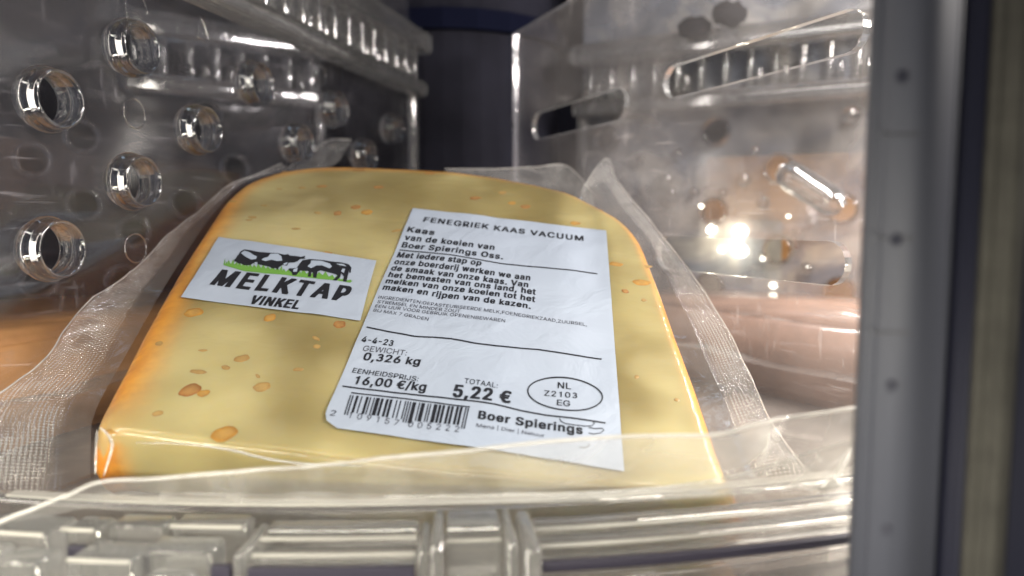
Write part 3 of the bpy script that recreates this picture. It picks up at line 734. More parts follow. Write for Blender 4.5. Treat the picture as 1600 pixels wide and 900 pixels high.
# outlines of a plain grotesque typeface: advance width and contours (1000 units to the em)
GLYPHS = {
',': (188, [[38,-119,68,71,137,71,84,-119]]),
'-': (453, [[337,244,337,188,114,188,114,244]]),
'.': (188, [[95,-4,78,-1,63,9,53,24,50,41,53,59,63,73,78,83,95,87,113,83,128,73,138,59,141,41,138,24,128,9,113,-1]]),
'/': (249, [[235,533,71,-76,14,-76,178,533]]),
'0': (453, [[227,-7,199,-5,174,1,151,11,130,24,111,41,95,62,80,86,69,113,60,144,53,178,49,214,48,254,49,294,53,330,60,364,69,395,81,422,95,447,112,467,130,484,151,498,174,508,200,514,227,516,254,514,279,508,302,498,323,484,342,467,358,447,372,422,384,395,393,364,400,330,404,294,405,254,404,214,400,178,393,144,384,113,373,86,359,62,342,41,323,24,302,11,279,1,254,-5],[227,50,261,56,290,74,303,87,313,103,323,122,330,144,336,168,340,194,343,223,344,254,343,285,340,314,336,341,330,365,323,387,313,405,303,422,290,435,261,453,227,460,192,453,163,435,151,422,140,405,131,387,123,365,117,341,113,314,110,285,109,254,110,223,113,194,117,168,123,144,131,122,140,103,151,87,163,74,192,56]]),
'1': (453, [[225,0,290,0,290,509,240,509,220,465,185,440,125,425,125,378,225,378]]),
'2': (453, [[64,0,64,47,234,229,282,282,299,305,311,327,318,348,320,371,317,397,308,419,293,436,273,449,250,457,224,460,196,457,172,447,153,433,139,413,130,390,127,362,66,362,67,384,71,405,77,424,86,442,111,473,143,496,162,505,182,511,203,514,225,516,247,514,268,511,288,505,306,497,337,474,361,445,376,411,381,372,378,345,371,318,357,290,336,259,322,241,306,223,288,202,267,180,153,60,153,57,389,57,389,0]]),
'3': (453, [[93,419,114,452,147,480,188,498,233,503,277,495,317,475,348,444,368,405,374,362,365,320,342,282,309,254,265,236,192,231,188,293,254,297,276,306,295,323,307,343,312,365,309,387,298,407,281,425,258,436,231,441,204,438,180,428,161,411,146,387],[192,299,229,297,277,290,324,270,363,238,388,196,397,148,388,100,363,58,324,26,277,6,226,-1,175,6,128,26,89,58,66,95,119,128,136,99,160,79,191,66,226,61,261,66,292,79,316,99,330,123,335,148,330,173,316,197,292,217,261,230,223,235,188,237]]),
'4': (453, [[40,105,40,158,247,509,311,509,109,166,109,163,413,163,413,105],[282,0,282,121,282,146,282,318,343,318,343,0]]),
'5': (453, [[221,-7,199,-6,178,-2,159,3,140,11,108,32,83,60,66,93,60,130,122,130,127,108,138,89,154,73,173,60,196,52,221,50,250,53,276,64,298,82,314,104,324,131,328,162,324,193,314,221,297,244,275,262,248,273,218,277,192,275,167,268,145,258,128,246,67,253,96,509,366,509,366,452,151,452,134,301,136,301,155,315,178,325,203,331,229,334,263,330,294,321,321,306,345,285,364,260,379,231,388,199,391,163,390,139,385,117,379,95,369,76,357,57,343,41,327,27,309,15,289,6,268,-1,245,-5]]),
'6': (453, [[226,-7,203,-5,182,-1,161,5,142,15,125,26,109,40,96,56,84,74,75,94,69,115,65,138,64,162,68,199,80,239,89,261,102,285,118,311,137,340,252,509,322,509,151,261,145,261,154,275,165,288,179,299,196,307,214,312,235,314,257,313,278,309,298,303,316,295,346,271,370,240,378,221,384,201,388,180,389,157,388,134,384,112,377,92,368,73,356,55,343,39,327,26,310,14,291,5,271,-2,249,-6],[226,48,254,52,279,63,299,79,314,101,324,128,327,157,324,187,314,213,299,235,279,251,254,262,226,265,198,262,174,252,153,235,138,214,128,188,125,158,128,128,138,102,153,79,174,63,198,52]]),
'7': (453, [[97,0,323,448,323,452,62,452,62,509,391,509,391,449,165,0]]),
'8': (453, [[226,-7,201,-6,178,-2,156,3,136,11,101,33,74,62,57,96,52,135,55,166,65,195,81,220,101,241,125,256,153,265,153,267,119,282,93,308,76,342,70,380,75,417,90,450,114,477,146,498,164,506,184,511,204,514,226,516,248,514,269,511,288,506,306,498,337,477,361,450,377,417,382,380,376,342,359,308,333,282,300,267,300,265,327,256,351,241,372,220,387,195,397,166,401,135,395,96,378,62,352,33,317,11,296,3,275,-2,251,-6],[226,49,258,52,285,60,307,74,323,91,333,113,337,139,333,165,322,189,305,208,283,223,256,232,226,235,196,232,169,223,147,208,130,189,119,165,115,139,119,113,129,91,145,74,167,60,195,52],[226,290,252,292,274,300,293,313,307,330,316,351,319,376,316,399,308,420,294,437,275,449,252,457,226,460,200,457,177,449,159,437,145,420,136,399,133,376,136,351,145,330,159,313,178,300,201,292]]),
'9': (453, [[226,516,249,514,271,510,291,503,310,494,328,482,343,468,356,452,368,434,377,414,384,393,388,371,389,347,385,309,373,270,363,248,350,224,334,197,315,168,200,0,130,0,301,248,307,248,299,234,287,221,273,210,257,202,238,196,218,195,195,196,175,199,155,206,137,214,106,237,83,269,74,287,68,307,65,329,64,352,65,375,69,397,75,417,85,436,96,454,110,469,125,483,143,494,162,504,182,510,203,514],[226,460,199,457,174,446,154,429,138,407,129,381,125,352,129,322,138,295,154,274,174,257,199,247,226,243,254,247,279,257,299,273,314,295,324,321,327,350,324,381,314,407,299,429,279,446,254,457]]),
':': (188, [[95,-4,78,-1,63,9,53,24,50,41,53,59,63,73,78,83,95,87,113,83,128,73,138,59,141,41,138,24,128,9,113,-1],[95,271,78,274,63,284,53,299,50,316,53,334,63,349,78,359,95,362,113,359,128,349,138,334,141,316,138,299,128,284,113,274]]),
'A': (480, [[16,0,201,509,276,509,463,0,395,0,287,302,264,372,232,478,245,478,213,371,191,302,85,0],[110,142,110,199,370,199,370,142]]),
'B': (456, [[60,0,60,509,241,509,266,508,289,504,310,499,329,491,359,469,381,442,394,410,398,374,395,344,387,320,373,301,356,286,336,275,315,267,315,262,339,257,363,245,385,227,402,203,414,173,418,136,413,100,400,67,377,39,344,18,324,10,301,4,275,1,247,0],[125,57,245,57,272,58,296,63,315,70,330,80,349,105,355,137,352,161,342,184,327,203,306,218,279,228,248,231,125,231],[125,285,238,285,265,288,288,296,308,309,323,326,333,348,336,372,330,403,313,429,283,446,240,452,125,452]]),
'C': (510, [[267,-7,235,-5,205,1,177,11,150,25,126,42,104,63,86,88,70,115,57,146,48,179,42,215,40,254,42,293,48,329,57,362,70,393,86,421,104,445,126,466,150,484,177,498,205,508,235,514,267,516,305,513,340,504,373,490,402,471,427,447,448,418,463,385,473,348,408,348,401,373,389,395,375,413,357,428,337,440,315,449,292,454,267,456,245,454,223,450,203,443,184,432,166,419,150,403,137,385,125,364,116,340,109,314,105,285,103,254,105,223,109,194,116,168,125,145,137,123,151,105,166,89,184,76,203,66,223,59,245,54,267,53,292,55,315,60,337,69,357,81,375,96,389,114,401,136,408,160,473,160,463,124,448,91,428,62,402,38,373,19,341,5,305,-4]]),
'D': (502, [[219,0,96,0,96,57,215,57,244,58,272,63,296,70,318,81,337,94,354,110,368,128,379,149,388,172,394,198,398,226,399,255,398,285,394,312,388,337,379,361,368,381,354,399,338,415,320,428,299,438,275,446,249,450,221,452,93,452,93,509,225,509,261,507,294,501,325,492,353,478,377,461,399,441,418,418,433,391,446,361,455,329,460,293,462,255,460,217,455,181,446,149,433,119,417,92,398,68,376,48,351,31,322,17,291,8,256,2],[125,509,125,0,60,0,60,509]]),
'E': (419, [[60,0,60,509,372,509,372,452,125,452,125,286,355,286,355,229,125,229,125,57,375,57,375,0]]),
'F': (410, [[60,0,60,509,369,509,369,452,125,452,125,278,346,278,346,221,125,221,125,0]]),
'G': (520, [[269,-7,236,-5,205,1,176,11,149,25,125,43,104,64,85,88,69,116,57,146,47,179,42,215,40,254,42,293,47,329,57,362,69,393,85,421,103,445,125,466,149,484,175,498,203,508,233,514,265,516,304,513,340,504,374,489,403,469,429,445,449,416,465,384,474,349,408,349,399,372,387,393,373,411,356,427,337,439,315,448,291,454,265,456,243,454,222,450,202,443,183,432,166,419,150,404,137,385,125,364,116,340,109,314,105,285,103,254,105,223,109,194,116,168,125,145,137,124,151,105,166,90,184,76,203,66,224,59,246,54,269,53,309,57,345,71,374,93,396,123,404,141,410,160,414,180,415,202,434,199,283,199,283,256,478,256,478,200,476,170,471,141,463,115,451,91,436,69,419,50,399,33,377,19,352,8,326,0,298,-5]]),
'H': (517, [[60,0,60,509,125,509,125,289,392,289,392,509,457,509,457,0,392,0,392,232,125,232,125,0]]),
'I': (185, [[60,0,125,0,125,509,60,509]]),
'J': (396, [[185,-7,153,-4,124,3,98,15,75,33,57,55,44,81,36,111,33,145,33,173,98,173,98,145,104,104,122,74,149,56,185,50,220,56,248,74,266,104,272,145,272,509,336,509,336,145,334,111,326,81,313,55,294,33,271,15,246,3,217,-4]]),
'K': (467, [[104,145,104,216,139,261,174,303,212,344,364,509,448,509,231,276,228,276],[60,0,60,509,125,509,125,334,124,225,125,193,125,0],[372,0,188,259,228,309,449,0]]),
'L': (393, [[60,0,60,509,125,509,125,57,361,57,361,0]]),
'M': (628, [[60,0,60,509,152,509,277,187,287,159,299,123,311,84,322,49,307,49,318,83,330,121,342,158,352,187,476,509,568,509,568,0,504,0,504,291,504,327,505,369,506,413,507,457,513,457,498,409,482,363,467,322,456,291,342,0,286,0,170,291,159,321,145,361,129,408,112,457,119,457,120,416,121,372,122,328,122,291,122,0]]),
'N': (523, [[60,0,60,509,136,509,343,183,363,151,388,107,414,55,405,54,401,108,399,157,399,195,399,509,463,509,463,0,387,0,202,290,177,331,148,381,108,452,119,454,122,384,124,328,125,291,125,0]]),
'O': (533, [[267,-7,235,-5,205,1,177,11,150,25,126,42,105,63,86,88,70,115,57,146,48,179,42,215,40,254,42,293,48,329,57,362,70,393,86,421,105,445,126,466,150,484,177,498,205,508,235,514,267,516,299,514,329,508,357,498,384,484,408,466,429,445,448,421,464,393,477,362,486,329,491,293,493,254,491,215,486,179,477,146,464,115,448,88,429,63,408,42,384,25,357,11,329,1,299,-5],[267,53,289,54,310,59,330,66,349,76,367,89,383,105,396,123,408,144,418,168,425,194,429,223,430,254,429,286,425,314,418,341,408,365,396,386,383,404,367,420,349,433,330,443,310,450,289,454,267,456,245,454,223,450,203,443,184,433,167,420,151,404,137,385,125,364,116,340,109,314,105,285,103,254,105,223,109,194,116,168,125,144,137,123,151,105,167,89,184,76,203,66,223,59,245,54]]),
'P': (445, [[60,0,60,509,235,509,263,507,289,503,312,497,332,487,350,476,366,462,379,447,390,430,398,411,404,391,407,370,409,348,407,325,404,304,398,284,390,265,379,248,366,233,350,219,332,207,312,198,289,191,263,187,235,186,109,186,109,242,233,242,269,246,297,256,318,272,333,294,342,319,344,348,342,376,333,402,318,423,297,439,268,449,232,452,125,452,125,0]]),
'R': (449, [[60,0,60,509,236,509,264,507,290,504,313,497,333,489,367,465,390,433,399,415,405,395,408,374,409,352,408,330,405,309,399,290,390,271,367,240,333,217,312,209,289,203,264,199,236,198,96,198,96,255,234,255,269,258,298,267,319,281,334,300,342,324,345,352,342,380,334,405,319,425,298,440,269,449,233,452,125,452,125,0],[353,0,230,229,303,229,428,0]]),
'S': (447, [[224,-9,197,-8,172,-4,149,1,128,9,108,19,91,31,76,45,64,60,54,77,46,96,41,115,38,137,104,137,110,110,123,88,142,71,166,59,194,52,224,49,257,52,286,60,311,74,329,92,341,114,346,139,342,161,332,179,316,193,296,205,272,214,245,222,184,239,154,249,128,260,105,274,86,289,71,307,60,326,54,348,52,372,58,413,75,448,87,463,102,476,119,488,138,498,158,506,180,511,203,514,227,516,252,514,275,511,296,505,316,498,351,476,377,449,394,415,401,378,337,378,326,412,302,437,286,447,267,453,247,457,225,459,194,456,167,448,145,435,129,418,118,398,115,376,119,352,131,334,148,319,169,308,191,300,212,293,264,279,312,264,336,252,359,238,379,220,395,198,405,171,408,139,403,99,386,64,374,48,360,34,343,21,323,11,302,2,278,-4,252,-8]]),
'T': (449, [[32,452,32,509,417,509,417,452,257,452,257,0,193,0,193,452]]),
'U': (517, [[259,-8,230,-7,203,-2,177,5,154,15,133,28,114,43,98,60,85,80,74,101,66,124,62,148,60,173,60,509,124,509,124,178,128,144,141,113,160,87,187,68,220,56,259,52,298,56,331,68,357,87,377,113,389,144,393,178,393,509,457,509,457,173,456,148,451,124,443,101,433,80,419,60,403,43,384,28,363,15,340,5,315,-2,288,-7]]),
'V': (480, [[204,0,16,509,84,509,192,206,215,137,248,31,235,31,267,138,290,206,395,509,463,509,278,0]]),
'W': (686, [[155,0,16,509,82,509,163,196,175,145,187,94,197,40,189,40,200,94,211,145,224,196,306,509,380,509,462,196,474,145,486,94,497,40,488,40,499,94,510,145,523,196,603,509,670,509,530,0,455,0,368,323,351,391,336,475,350,475,335,395,318,323,230,0]]),
'X': (474, [[18,0,217,284,217,236,29,509,104,509,178,400,204,361,223,329,243,292,232,292,252,329,272,361,298,400,374,509,446,509,259,239,259,287,456,0,382,0,292,129,268,165,250,195,230,231,244,231,225,196,206,166,182,129,91,0]]),
'Z': (438, [[42,0,42,46,273,385,306,431,341,476,348,454,285,452,223,452,40,452,40,509,397,509,397,462,169,129,134,81,97,33,90,54,152,57,214,57,399,57,399,0]]),
'_': (319, [[319,0,319,-56,0,-56,0,0]]),
'a': (389, [[160,-9,126,-5,94,5,68,22,48,45,35,73,30,108,34,138,43,161,58,179,78,193,100,203,125,211,178,220,234,227,252,230,265,235,273,243,276,255,276,257,273,279,267,297,256,311,240,322,220,329,196,331,171,329,149,322,132,313,118,301,107,288,100,274,41,291,57,322,79,346,104,364,133,375,163,382,194,384,215,383,239,379,263,372,286,360,306,343,322,320,333,290,337,251,337,0,277,0,277,52,272,52,264,38,252,25,236,12,215,1,190,-6],[170,45,202,49,228,59,248,74,263,93,272,115,276,138,276,190,270,186,259,182,231,176,200,171,175,168,154,164,134,159,117,150,103,139,95,124,92,105,94,87,102,72,114,61,130,52,149,47]]),
'b': (424, [[229,-8,198,-5,172,4,153,17,138,31,118,59,112,59,112,0,53,0,53,509,114,509,114,319,118,319,137,346,152,360,171,373,197,381,229,384,252,383,274,378,294,371,313,361,330,347,345,332,359,313,370,293,379,270,385,245,389,218,390,189,389,160,385,133,379,108,370,84,359,64,346,45,330,29,313,16,294,5,274,-2,252,-7],[220,47,253,51,279,66,301,88,316,117,325,151,328,189,325,227,316,261,301,290,280,311,253,325,220,330,188,325,161,312,140,291,125,263,116,229,113,189,116,150,125,115,140,86,162,65,188,51]]),
'd': (424, [[195,-8,172,-7,151,-2,130,5,111,16,94,29,79,45,66,64,55,84,46,108,39,133,35,160,34,189,35,218,39,245,46,270,55,293,66,313,79,332,95,347,112,361,131,371,151,378,173,383,196,384,228,381,253,373,272,360,287,346,306,319,311,319,311,509,372,509,372,0,313,0,313,59,307,59,287,31,272,17,252,4,227,-5],[205,47,236,51,263,65,284,86,299,115,309,150,312,189,309,229,300,263,284,291,263,312,237,325,205,330,172,325,145,311,124,290,108,261,99,227,96,189,99,151,109,117,124,88,145,66,172,51]]),
'e': (404, [[212,-8,185,-7,161,-2,138,6,117,16,98,30,82,46,68,64,56,85,46,108,40,132,35,159,34,187,35,215,39,242,46,267,55,290,67,311,81,329,97,346,115,359,135,370,157,378,180,383,205,384,236,382,266,374,294,361,319,341,341,315,357,282,363,263,368,242,370,219,371,194,371,169,75,169,75,221,338,221,310,202,307,237,298,269,283,294,263,314,237,326,205,330,173,326,146,313,125,294,109,270,99,241,96,211,96,178,100,139,110,106,128,80,151,61,179,50,212,46,234,48,254,53,271,61,285,73,297,88,306,105,365,91,353,63,335,39,311,19,283,4,249,-5]]),
'g': (425, [[207,-151,168,-148,134,-140,105,-127,82,-110,64,-91,51,-69,101,-41,122,-66,136,-78,154,-88,178,-95,207,-97,249,-92,282,-75,304,-47,311,-6,311,68,306,68,287,41,272,28,252,16,227,8,195,5,173,6,152,10,132,17,113,27,95,39,80,53,67,71,55,90,46,112,39,136,35,163,34,191,35,220,39,246,46,271,55,293,66,314,80,332,95,347,112,361,131,371,152,378,173,383,196,384,228,382,253,373,273,360,288,346,308,319,313,319,313,379,372,379,372,-9,371,-32,367,-54,360,-73,350,-90,324,-117,291,-136,271,-142,251,-147,229,-150],[205,59,237,63,264,75,285,95,300,121,309,154,312,193,309,231,300,264,285,291,264,312,237,325,205,330,172,325,145,312,124,290,109,262,99,229,96,193,99,155,109,123,124,96,145,76,172,63]]),
'h': (410, [[114,227,114,0,53,0,53,509,114,509,114,287,102,287,112,312,124,332,137,349,152,362,187,379,227,384,264,380,295,369,321,349,341,321,348,304,353,285,356,264,357,240,357,0,296,0,296,235,290,275,273,304,246,323,210,329,184,326,161,317,141,303,126,283,117,257]]),
'i': (167, [[53,0,53,379,114,379,114,0],[84,443,67,446,54,455,44,468,41,483,44,499,54,512,67,521,84,524,100,521,114,512,123,499,126,483,123,468,114,455,100,446]]),
'j': (167, [[53,379,114,379,114,-30,111,-63,102,-90,86,-113,65,-129,37,-139,4,-143,-10,-143,-10,-87,2,-87,25,-83,40,-72,50,-54,53,-29],[83,443,67,446,53,455,44,468,41,483,44,499,53,512,67,521,83,524,100,521,114,512,123,499,126,483,123,468,114,455,100,446]]),
'k': (381, [[110,137,110,212,121,212,284,379,360,379,184,199,177,199],[53,0,53,509,114,509,114,0],[294,0,148,186,191,229,372,0]]),
'l': (167, [[53,0,53,509,114,509,114,0]]),
'm': (610, [[53,0,53,379,112,379,112,295,108,295,118,323,132,346,151,363,172,376,195,384,219,386,257,380,287,361,309,331,321,295,312,295,322,321,337,343,357,361,381,375,407,383,437,386,468,383,497,372,522,354,541,328,553,296,557,255,557,0,496,0,496,254,490,289,473,313,447,326,419,330,395,328,374,320,358,307,345,290,338,270,335,247,335,0,274,0,274,260,269,288,253,311,229,326,199,330,178,328,158,320,140,307,126,289,117,266,114,238,114,0]]),
'n': (410, [[114,227,114,0,53,0,53,379,112,379,112,287,102,287,112,312,124,332,137,349,152,362,187,379,227,384,264,380,295,369,321,349,341,321,348,304,353,285,356,264,357,240,357,0,296,0,296,235,290,275,273,304,246,323,210,329,184,326,161,317,141,303,126,283,117,257]]),
'o': (415, [[207,-8,182,-7,159,-2,137,6,117,16,98,30,82,46,68,64,56,85,46,108,40,133,36,159,34,187,36,216,40,243,46,268,56,291,68,312,82,330,98,346,117,360,137,371,159,378,182,383,207,384,233,383,256,378,278,371,299,360,317,346,333,330,347,312,359,291,369,268,376,243,380,216,381,187,380,159,376,133,369,108,359,85,347,64,333,46,317,30,299,16,278,6,256,-2,233,-7],[207,46,242,51,270,66,292,89,307,117,316,151,319,187,316,224,307,258,292,287,270,310,242,325,207,330,173,325,145,310,124,287,108,258,99,224,96,187,99,151,108,117,124,89,145,66,173,51]]),
'p': (424, [[53,-143,53,379,112,379,112,319,118,319,137,346,152,360,171,373,197,381,229,384,252,383,274,378,294,371,313,361,330,347,345,332,359,313,370,293,379,270,385,245,389,218,390,189,389,160,385,133,379,108,370,84,359,64,346,45,330,29,313,16,294,5,274,-2,252,-7,229,-8,198,-5,173,4,153,17,138,31,118,59,114,59,114,-143],[220,47,253,51,279,66,301,88,316,117,325,151,328,189,325,227,316,261,301,290,280,311,253,325,220,330,188,325,161,312,140,291,125,263,116,229,113,189,116,150,125,115,140,86,162,65,188,51]]),
'r': (259, [[53,0,53,379,112,379,112,321,115,321,130,347,152,367,181,380,213,385,229,384,243,384,243,322,230,324,207,326,182,323,159,315,140,301,126,284,117,262,114,237,114,0]]),
's': (365, [[182,-8,145,-5,112,3,84,18,62,38,45,63,36,94,94,107,105,79,124,60,150,49,181,45,217,50,244,62,262,81,268,103,265,121,254,136,237,147,212,155,149,170,125,177,104,186,87,196,72,208,53,237,47,274,51,305,65,332,87,354,115,370,149,381,187,384,223,381,254,372,279,358,299,339,314,316,324,290,268,277,258,298,243,316,219,328,187,333,156,329,131,317,114,299,109,277,112,258,124,243,144,232,172,223,229,209,254,202,275,194,292,183,306,171,325,142,331,107,326,75,312,47,290,24,260,6,223,-5]]),
't': (227, [[204,379,204,327,6,327,6,379],[65,471,126,471,126,98,128,76,136,61,150,53,170,50,185,51,202,54,213,2,192,-3,168,-4,145,-3,125,2,107,10,92,21,72,52,65,93]]),
'u': (410, [[182,-5,146,-1,115,11,89,31,69,59,62,76,57,95,54,116,53,139,53,379,114,379,114,144,119,105,137,75,164,56,200,50,226,53,249,62,268,77,283,97,293,122,296,153,296,379,357,379,357,0,298,0,298,92,307,92,297,67,286,47,272,30,257,17,222,0]]),
'v': (389, [[163,0,17,379,84,379,165,155,177,121,187,87,206,21,184,21,203,87,213,121,224,155,305,379,371,379,226,0]]),
'w': (567, [[138,0,23,379,87,379,133,214,154,137,175,41,165,41,186,135,206,214,252,379,316,379,362,214,382,136,402,41,391,41,413,135,434,214,480,379,545,379,429,0,368,0,319,172,305,225,291,280,277,338,291,338,277,280,263,225,248,172,199,0]]),
'z': (380, [[42,0,42,46,254,320,254,323,48,323,48,379,333,379,333,331,126,60,126,56,339,56,339,0]]),
'|': (230, [[141,673,141,-164,88,-164,88,673]]),
'€': (464, [[364,329,341,279,16,279,34,329],[321,229,298,179,16,179,34,229],[423,463,398,409,383,422,366,433,348,443,329,450,309,454,288,456,248,450,213,433,197,420,183,404,171,386,161,365,152,341,146,315,143,286,141,254,143,223,146,194,152,168,161,144,171,123,183,104,197,89,213,76,248,59,288,53,309,54,329,59,348,66,365,74,396,96,422,43,393,21,361,6,325,-4,288,-7,258,-5,230,1,204,11,179,25,157,42,137,63,120,87,105,115,93,146,85,179,80,215,78,254,80,293,85,329,93,363,105,393,120,421,137,445,157,466,179,484,204,498,230,508,258,514,288,516,325,512,361,502,394,486]]),
' ': (188, [])}

CAPH = 0.509
_gc = {}
def fill2d(contours, offset=0.0):
    cu = bpy.data.curves.new('tmp', 'CURVE'); cu.dimensions = '2D'; cu.fill_mode = 'BOTH'; cu.offset = offset
    for c in contours:
        sp = cu.splines.new('POLY'); sp.points.add(len(c) // 2 - 1); sp.use_cyclic_u = True
        for k, q in enumerate(sp.points): q.co = (c[2 * k] / 1000, c[2 * k + 1] / 1000, 0, 1)
    o = bpy.data.objects.new('tmp', cu); C.objects.link(o)
    me = bpy.data.meshes.new_from_object(o.evaluated_get(bpy.context.evaluated_depsgraph_get()))
    V = [(v.co.x, v.co.y) for v in me.vertices]; Fc = [tuple(f.vertices) for f in me.polygons]
    bpy.data.objects.remove(o); bpy.data.curves.remove(cu); bpy.data.meshes.remove(me)
    return V, Fc
def glyph(c, bold):
    k = (c, bold)
    if k not in _gc:
        cs = GLYPHS[c][1]
        if c in 'KkD3€': 
            V = []; Fc = []
            for q in cs:
                v, f = fill2d([q], bold); Fc += [tuple(i + len(V) for i in t_) for t_ in f]; V += v
            _gc[k] = (V, Fc)
        else: _gc[k] = fill2d(cs, bold)
    return _gc[k]
def split2d(P, Fc, mx):
    """split triangles until no edge is longer than mx, so the print follows the paper"""
    P = list(P); out = []; mid = {}; todo = []
    for f in Fc:
        for k in range(1, len(f) - 1): todo.append((f[0], f[k], f[k + 1]))
    while todo:
        a, b, c = todo.pop(); E_ = sorted(((math.dist(P[x], P[y]), x, y, z) for x, y, z in ((a, b, c), (b, c, a), (c, a, b))), reverse=True)
        L, x, y, z = E_[0]
        if L <= mx: out.append((a, b, c)); continue
        k = (min(x, y), max(x, y))
        if k not in mid: P.append(((P[x][0] + P[y][0]) / 2, (P[x][1] + P[y][1]) / 2)); mid[k] = len(P) - 1
        m = mid[k]; todo += [(x, m, z), (m, y, z)]
    return P, out
class Label:
    def __init__(s, name, quad, nu, nv, label, outline=None, lift=0.036):
        s.f = homog(UNIT, quad); s.g = homog(quad, UNIT); s.lift = lift
        vs = []; fs = []
        for j in range(nv + 1):
            for i in range(nu + 1):
                u, v = i / nu, j / nv
                if outline: u, v = outline(u, v)
                vs.append(s.P(u, v, 0))
        for j in range(nv):
            for i in range(nu):
                a = j * (nu + 1) + i; fs.append((a + nu + 1, a + nu + 2, a + 1, a))
        n0 = len(vs)
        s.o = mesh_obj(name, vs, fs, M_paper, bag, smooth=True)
        m_ = s.o.modifiers.new('paper', 'SOLIDIFY'); m_.thickness = 0.00008; m_.offset = -1
        m2 = s.o.modifiers.new('flat_faces', 'WEIGHTED_NORMAL'); m2.weight = 100
        s.o['label'] = label
    def P(s, u, v, e):
        px, py = s.f(u, v); a, b = ab(px, py)
        wr = 0.020 * noise.noise(Vector((a * 0.8, b * 1.1, 9.0))) + 0.010 * noise.noise(Vector((a * 1.9, b * 1.5, 2.0)))
        return top(a, b, s.lift + wr + e)
    def mesh(s, name, pts2, faces, mat, e=0.008):
        pts2, faces = split2d(pts2, faces, 5.0)
        return mesh_obj(name, [s.P(*s.g(x, y), e) for x, y in pts2], faces, mat, s.o)
    def poly(s, name, pts, mat, e=0.008):
        """filled outline given in photo pixels, triangulated through a 2D curve"""
        cu = bpy.data.curves.new('tmp', 'CURVE'); cu.dimensions = '2D'; cu.fill_mode = 'BOTH'
        sp = cu.splines.new('POLY'); sp.points.add(len(pts) - 1); sp.use_cyclic_u = True
        for q, (x, y) in zip(sp.points, pts): q.co = (x * .01, -y * .01, 0, 1)
        o = bpy.data.objects.new('tmp', cu); C.objects.link(o)
        me = bpy.data.meshes.new_from_object(o.evaluated_get(bpy.context.evaluated_depsgraph_get()))
        bpy.data.objects.remove(o); bpy.data.curves.remove(cu)
        P = [(v.co.x * 100, -v.co.y * 100) for v in me.vertices]; Fc = [tuple(f.vertices) for f in me.polygons]; bpy.data.meshes.remove(me)
        return s.mesh(name, P, Fc, mat, e)
    def line(s, name, pts, wpx, mat, closed=False, e=0.008):
        Q = [Vector((x, y, 0)) for x, y in pts]
        if closed: Q.append(Q[0])
        D = []
        for i in range(len(Q) - 1):
            n = max(1, int((Q[i + 1] - Q[i]).length / 6))
            for k in range(n): D.append(Q[i].lerp(Q[i + 1], k / n))
        D.append(Q[-1]); P = []; Fc = []
        for i, p in enumerate(D):
            t_ = (D[min(i + 1, len(D) - 1)] - D[max(i - 1, 0)]).normalized(); nn = Vector((-t_.y, t_.x, 0)) * wpx / 2
            P += [(p.x + nn.x, p.y + nn.y), (p.x - nn.x, p.y - nn.y)]
        for i in range(len(D) - 1): Fc.append((2 * i, 2 * i + 1, 2 * i + 3, 2 * i + 2))
        return s.mesh(name, P, Fc, mat, e)
    def text(s, name, body, p0, p1, cap, bold=0.0, mat=None, shear=0.0, mids=None, sx=0.0):
        """lettering whose baseline runs p0..p1 on the paper (measured on the photograph), laid into the paper's own perspective"""
        TV = []; Fc = []; x = 0.0
        for ch in body:
            if ch != ' ':
                V, G = glyph(ch, 0.0); bo = max(0.0, bold) * 1.0
                for dx, dy in ([(0, 0)] if bo < 0.004 else [(bo * ex, bo * 0.45 * ey) for ex, ey in ((-1, -1), (0, -1), (1, -1), (1, 0), (1, 1), (0, 1), (-1, 1), (-1, 0))]):
                    Fc += [tuple(i + len(TV) for i in t_) for t_ in G]
                    TV += [(vx + dx + x + shear * (vy + dy), vy + dy) for vx, vy in V]
            x += GLYPHS[ch][0] / 1000 + (sx - 1) * 0.35 * (sx > 0) + max(0, bold) * 1.2
        if cap > 11: TV, Fc = split2d(TV, Fc, 0.16)
        X = [v[0] for v in TV]; x0, x1 = min(X), max(X)
        a = Vector((*s.g(*p0), 0)); b = Vector((*s.g(*p1), 0))
        dv = a.y - s.g(p0[0], p0[1] - cap)[1]
        P = []
        for vx, vy in TV:
            f = (vx - x0) / (x1 - x0); q = a.lerp(b, f)
            if mids: q.y += mids * math.sin(f * math.pi)
            P.append(s.P(q.x, q.y - vy / CAPH * dv, 0.008))
        return mesh_obj(name, P, Fc, mat or M_ink, s.o)

def c2(x, y): return (560 + x / 3.81, 320 + y / 3.81)
def c3(x, y): return (500 + x / 3.265, 520 + y / 3.265)
def big_outline(u, v):
    # rounded lower left corner, slightly wavy sides
    r = 0.05
    if v > 1 - r and u < r * 1.6:
        k = math.sqrt(max(0, 1 - ((v - (1 - r)) / r) ** 2)); u = max(u, r * 1.2 * (1 - k))
    return u, v
big = Label('product_label', [(645, 327), (947, 361), (975, 738), (500, 667)], 44, 56, 'tall blue-white product label with text and barcode', big_outline)
T = lambda body, a, b, cap, bold=0.0, mat=None, src=c2, **k: big.text('printed_text', body, src(*a), src(*b), cap, bold, mat, **k)
T('FENEGRIEK KAAS VACUUM', (385, 108), (1340, 220), 7.4, 0.026, sx=1.12)
T('Kaas', (288, 168), (450, 190), 7.6, 0.032, sx=1.08)
T('van de koeien van', (272, 212), (808, 277), 7.8, 0.030, sx=1.08)
T('Boer Spierings Oss.', (255, 252), (860, 332), 7.8, 0.030, sx=1.08)
big.line('ruled_line', [c2(245, 268), c2(560, 310), c2(860, 357), c2(1120, 385), c2(1422, 418)], 1.5, M_ink)
